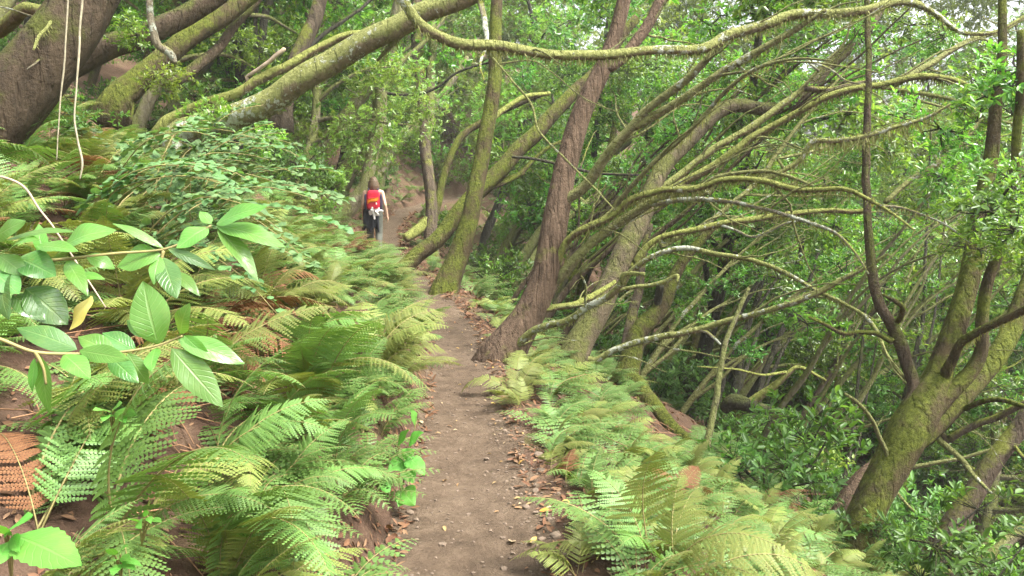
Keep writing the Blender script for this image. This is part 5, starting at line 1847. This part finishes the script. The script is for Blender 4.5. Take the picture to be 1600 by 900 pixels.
    def sq_block(c, r, mat, name, parent, p=.45, n=20):
        mb = MB(); V = []; F = []
        for i in range(n + 1):
            th = math.pi * (i / n - .5)
            for j in range(2 * n):
                ph = math.pi * j / n
                f = lambda v: math.copysign(abs(v) ** p, v)
                zt = f(math.sin(th)); w = 1 - .14 * max(0, zt)
                V.append((c[0] + r[0] * f(max(1e-5, math.cos(th))) * f(math.cos(ph)) * w, c[1] + r[1] * f(max(1e-5, math.cos(th))) * f(math.sin(ph)), c[2] + r[2] * zt))
        for i in range(n):
            for j in range(2 * n):
                j2 = (j + 1) % (2 * n)
                F.append((i * 2 * n + j, i * 2 * n + j2, (i + 1) * 2 * n + j2, (i + 1) * 2 * n + j))
        mb.add(V, F)
        return mb.build(name, mat, parent)
    sq_block((0, -.08, -.01), (.150, .085, .205), M['pack_red'], 'pack_body', P)
    sq_block((0, -.165, -.075), (.120, .035, .115), M['pack_red'], 'front_pocket', P)
    mb = MB(); q = []
    n = 12
    for k in range(n + 1):
        t = k / n
        x = -.115 + .225 * t; z0 = -.045 + .075 * t + .012 * math.sin(t * 6); y = -.150 - .024 * math.sin(math.pi * t)
        hh = .045 - .008 * t
        q += [(x, y - .004 - (.030 if z0 < .02 else .0) * 1, z0 - hh), (x, y - .022, z0), (x, y - .016, z0 + hh)]
    F = []
    for k in range(n):
        for j in range(2):
            F.append((k * 3 + j, (k + 1) * 3 + j, (k + 1) * 3 + j + 1, k * 3 + j + 1))
    q2 = [(x, y - .022, z) for x, y, z in q]; kk = len(q)
    F2 = [(a + kk, b_ + kk, c + kk, d + kk) for a, b_, c, d in F]
    edge = []
    for k in range(n):
        edge += [(k * 3, (k + 1) * 3, (k + 1) * 3 + kk, k * 3 + kk), (k * 3 + 2, (k + 1) * 3 + 2, (k + 1) * 3 + 2 + kk, k * 3 + 2 + kk)]
    mb.add(q + q2, F + F2 + edge); mb.build('orange_panel', M['pack_orange'], P)
    for s in (-1, 1):
        sq_block((s * .155, -.07, -.05), (.034, .08, .165), M['pack_dark'], 'side_pocket', P)
        mb = MB(); pts = spline(np.array([(s * .08, -.01, .14), (s * .10, .05, .225), (s * .11, .17, .18), (s * .125, .205, .05), (s * .16, .12, -.10), (s * .15, .0, -.16)]), 5)
        mb.tube(pts, np.full(len(pts), .016), 8); mb.build('shoulder_strap', M['pack_dark'], P)
    mb = MB(); mb.tube(spline(np.array([(-.03, -.06, .185), (0, -.06, .225), (.03, -.06, .185)]), 5), np.full(11, .008), 6); mb.build('carry_loop', M['pack_dark'], P)
    # white bundle tied under the pack
    m = MB(); rng = np.random.default_rng(9)
    for i in range(15):
        c = np.array([rng.uniform(-.10, .11), rng.uniform(-.03, .02), rng.uniform(-.10, .07)])
        capsule(m, c, c + rng.normal(size=3) * .045, .032, .026, 8, 3)
    capsule(m, (.0, -.02, -.08), (.01, -.03, -.18), .03, .02, 8, 3); capsule(m, (-.09, 0, .06), (.10, 0, .05), .03, .03)
    W_ = thing_at('cloth_bundle', 'crumpled white cloth bundle hanging under the red backpack', 'cloth', (.01, -.245, 1.0))
    o = fused(m, 'bundle', M['pack_white'], W_, .010, 2)
    # near-black folded shape behind the hips, more to the left
    m = MB()
    for i in range(9):
        x = -.19 + .035 * i
        yb = -.17 - .02 * math.sin(i * 1.7)
        capsule(m, (x, yb + .02, 1.0), (x - .01, yb - .015, .80 + .03 * math.sin(i * 2.1)), .034, .028, 8, 3)
        capsule(m, (x - .01, yb - .015, .80 + .03 * math.sin(i * 2.1)), (x - .005 + .01 * math.sin(i), yb + .0, .60 + .05 * math.sin(i * 1.3)), .028, .022, 8, 3)
    J = thing_at('dark_shape', 'black folded shape hanging behind the walkers hips below the backpack', 'dark_shape', (0, 0, 0))
    fused(m, 'shape_folds', M['dark_shape'], J, .012, 3)


walker()

# ------------------------------------------------------------------ the moist air of the wood
bm = bmesh.new(); bmesh.ops.create_cube(bm, size=1)
hm = bpy.data.meshes.new('haze'); bm.to_mesh(hm); bm.free()
hmat = bpy.data.materials.new('moist_air'); ht = nt(hmat)
pv = ht.nodes.new('ShaderNodeVolumePrincipled'); pv.inputs['Color'].default_value = (.93, .97, .90, 1); pv.inputs['Density'].default_value = .0011; pv.inputs['Anisotropy'].default_value = .2
ho = ht.nodes.new('ShaderNodeOutputMaterial'); ht.links.new(pv.outputs[0], ho.inputs['Volume'])
hm.materials.append(hmat)
hz = link_mesh('haze', hm, None, (15, 38, 14)); hz.scale = (200, 92, 60); tag(hz, 'pale moist air between the trees', None, None, 'stuff')

# ------------------------------------------------------------------ light
SUN_EL, SUN_AZ = math.radians(58), math.radians(112)      # compass style azimuth measured from +Y
world = bpy.data.worlds.new('World'); scene.world = world
world.use_nodes = True
wt = world.node_tree; wt.nodes.clear()
sky = wt.nodes.new('ShaderNodeTexSky'); sky.sky_type = 'NISHITA'; sky.sun_disc = False
sky.sun_elevation = SUN_EL; sky.sun_rotation = SUN_AZ
sky.dust_density = 6.0; sky.air_density = 1.0; sky.ozone_density = 1.0
hs = wt.nodes.new('ShaderNodeHueSaturation'); hs.inputs['Saturation'].default_value = .30
bg = wt.nodes.new('ShaderNodeBackground'); bg.inputs['Strength'].default_value = .14
wo = wt.nodes.new('ShaderNodeOutputWorld')
wt.links.new(sky.outputs[0], hs.inputs['Color']); wt.links.new(hs.outputs[0], bg.inputs['Color']); wt.links.new(bg.outputs[0], wo.inputs[0])
sd = bpy.data.lights.new('sun', 'SUN'); sd.energy = 1.35; sd.angle = math.radians(11); sd.color = (1.0, .96, .88)
so = bpy.data.objects.new('sun', sd); COL.objects.link(so)
sdir = Vector((math.sin(SUN_AZ) * math.cos(SUN_EL), math.cos(SUN_AZ) * math.cos(SUN_EL), math.sin(SUN_EL)))
so.rotation_euler = sdir.to_track_quat('Z', 'Y').to_euler()
so.location = sdir * 30

scene.view_settings.view_transform = 'Standard'
scene.view_settings.look = 'None'
scene.view_settings.exposure = 2.25
scene.view_settings.gamma = 1.0
scene.render.engine = 'CYCLES'
cy = scene.cycles
cy.use_denoising = True
cy.denoising_prefilter = 'NONE'
cy.max_bounces = 5; cy.diffuse_bounces = 3; cy.glossy_bounces = 2; cy.transmission_bounces = 3; cy.transparent_max_bounces = 4
cy.caustics_reflective = False; cy.caustics_refractive = False
scene.render.film_transparent = False
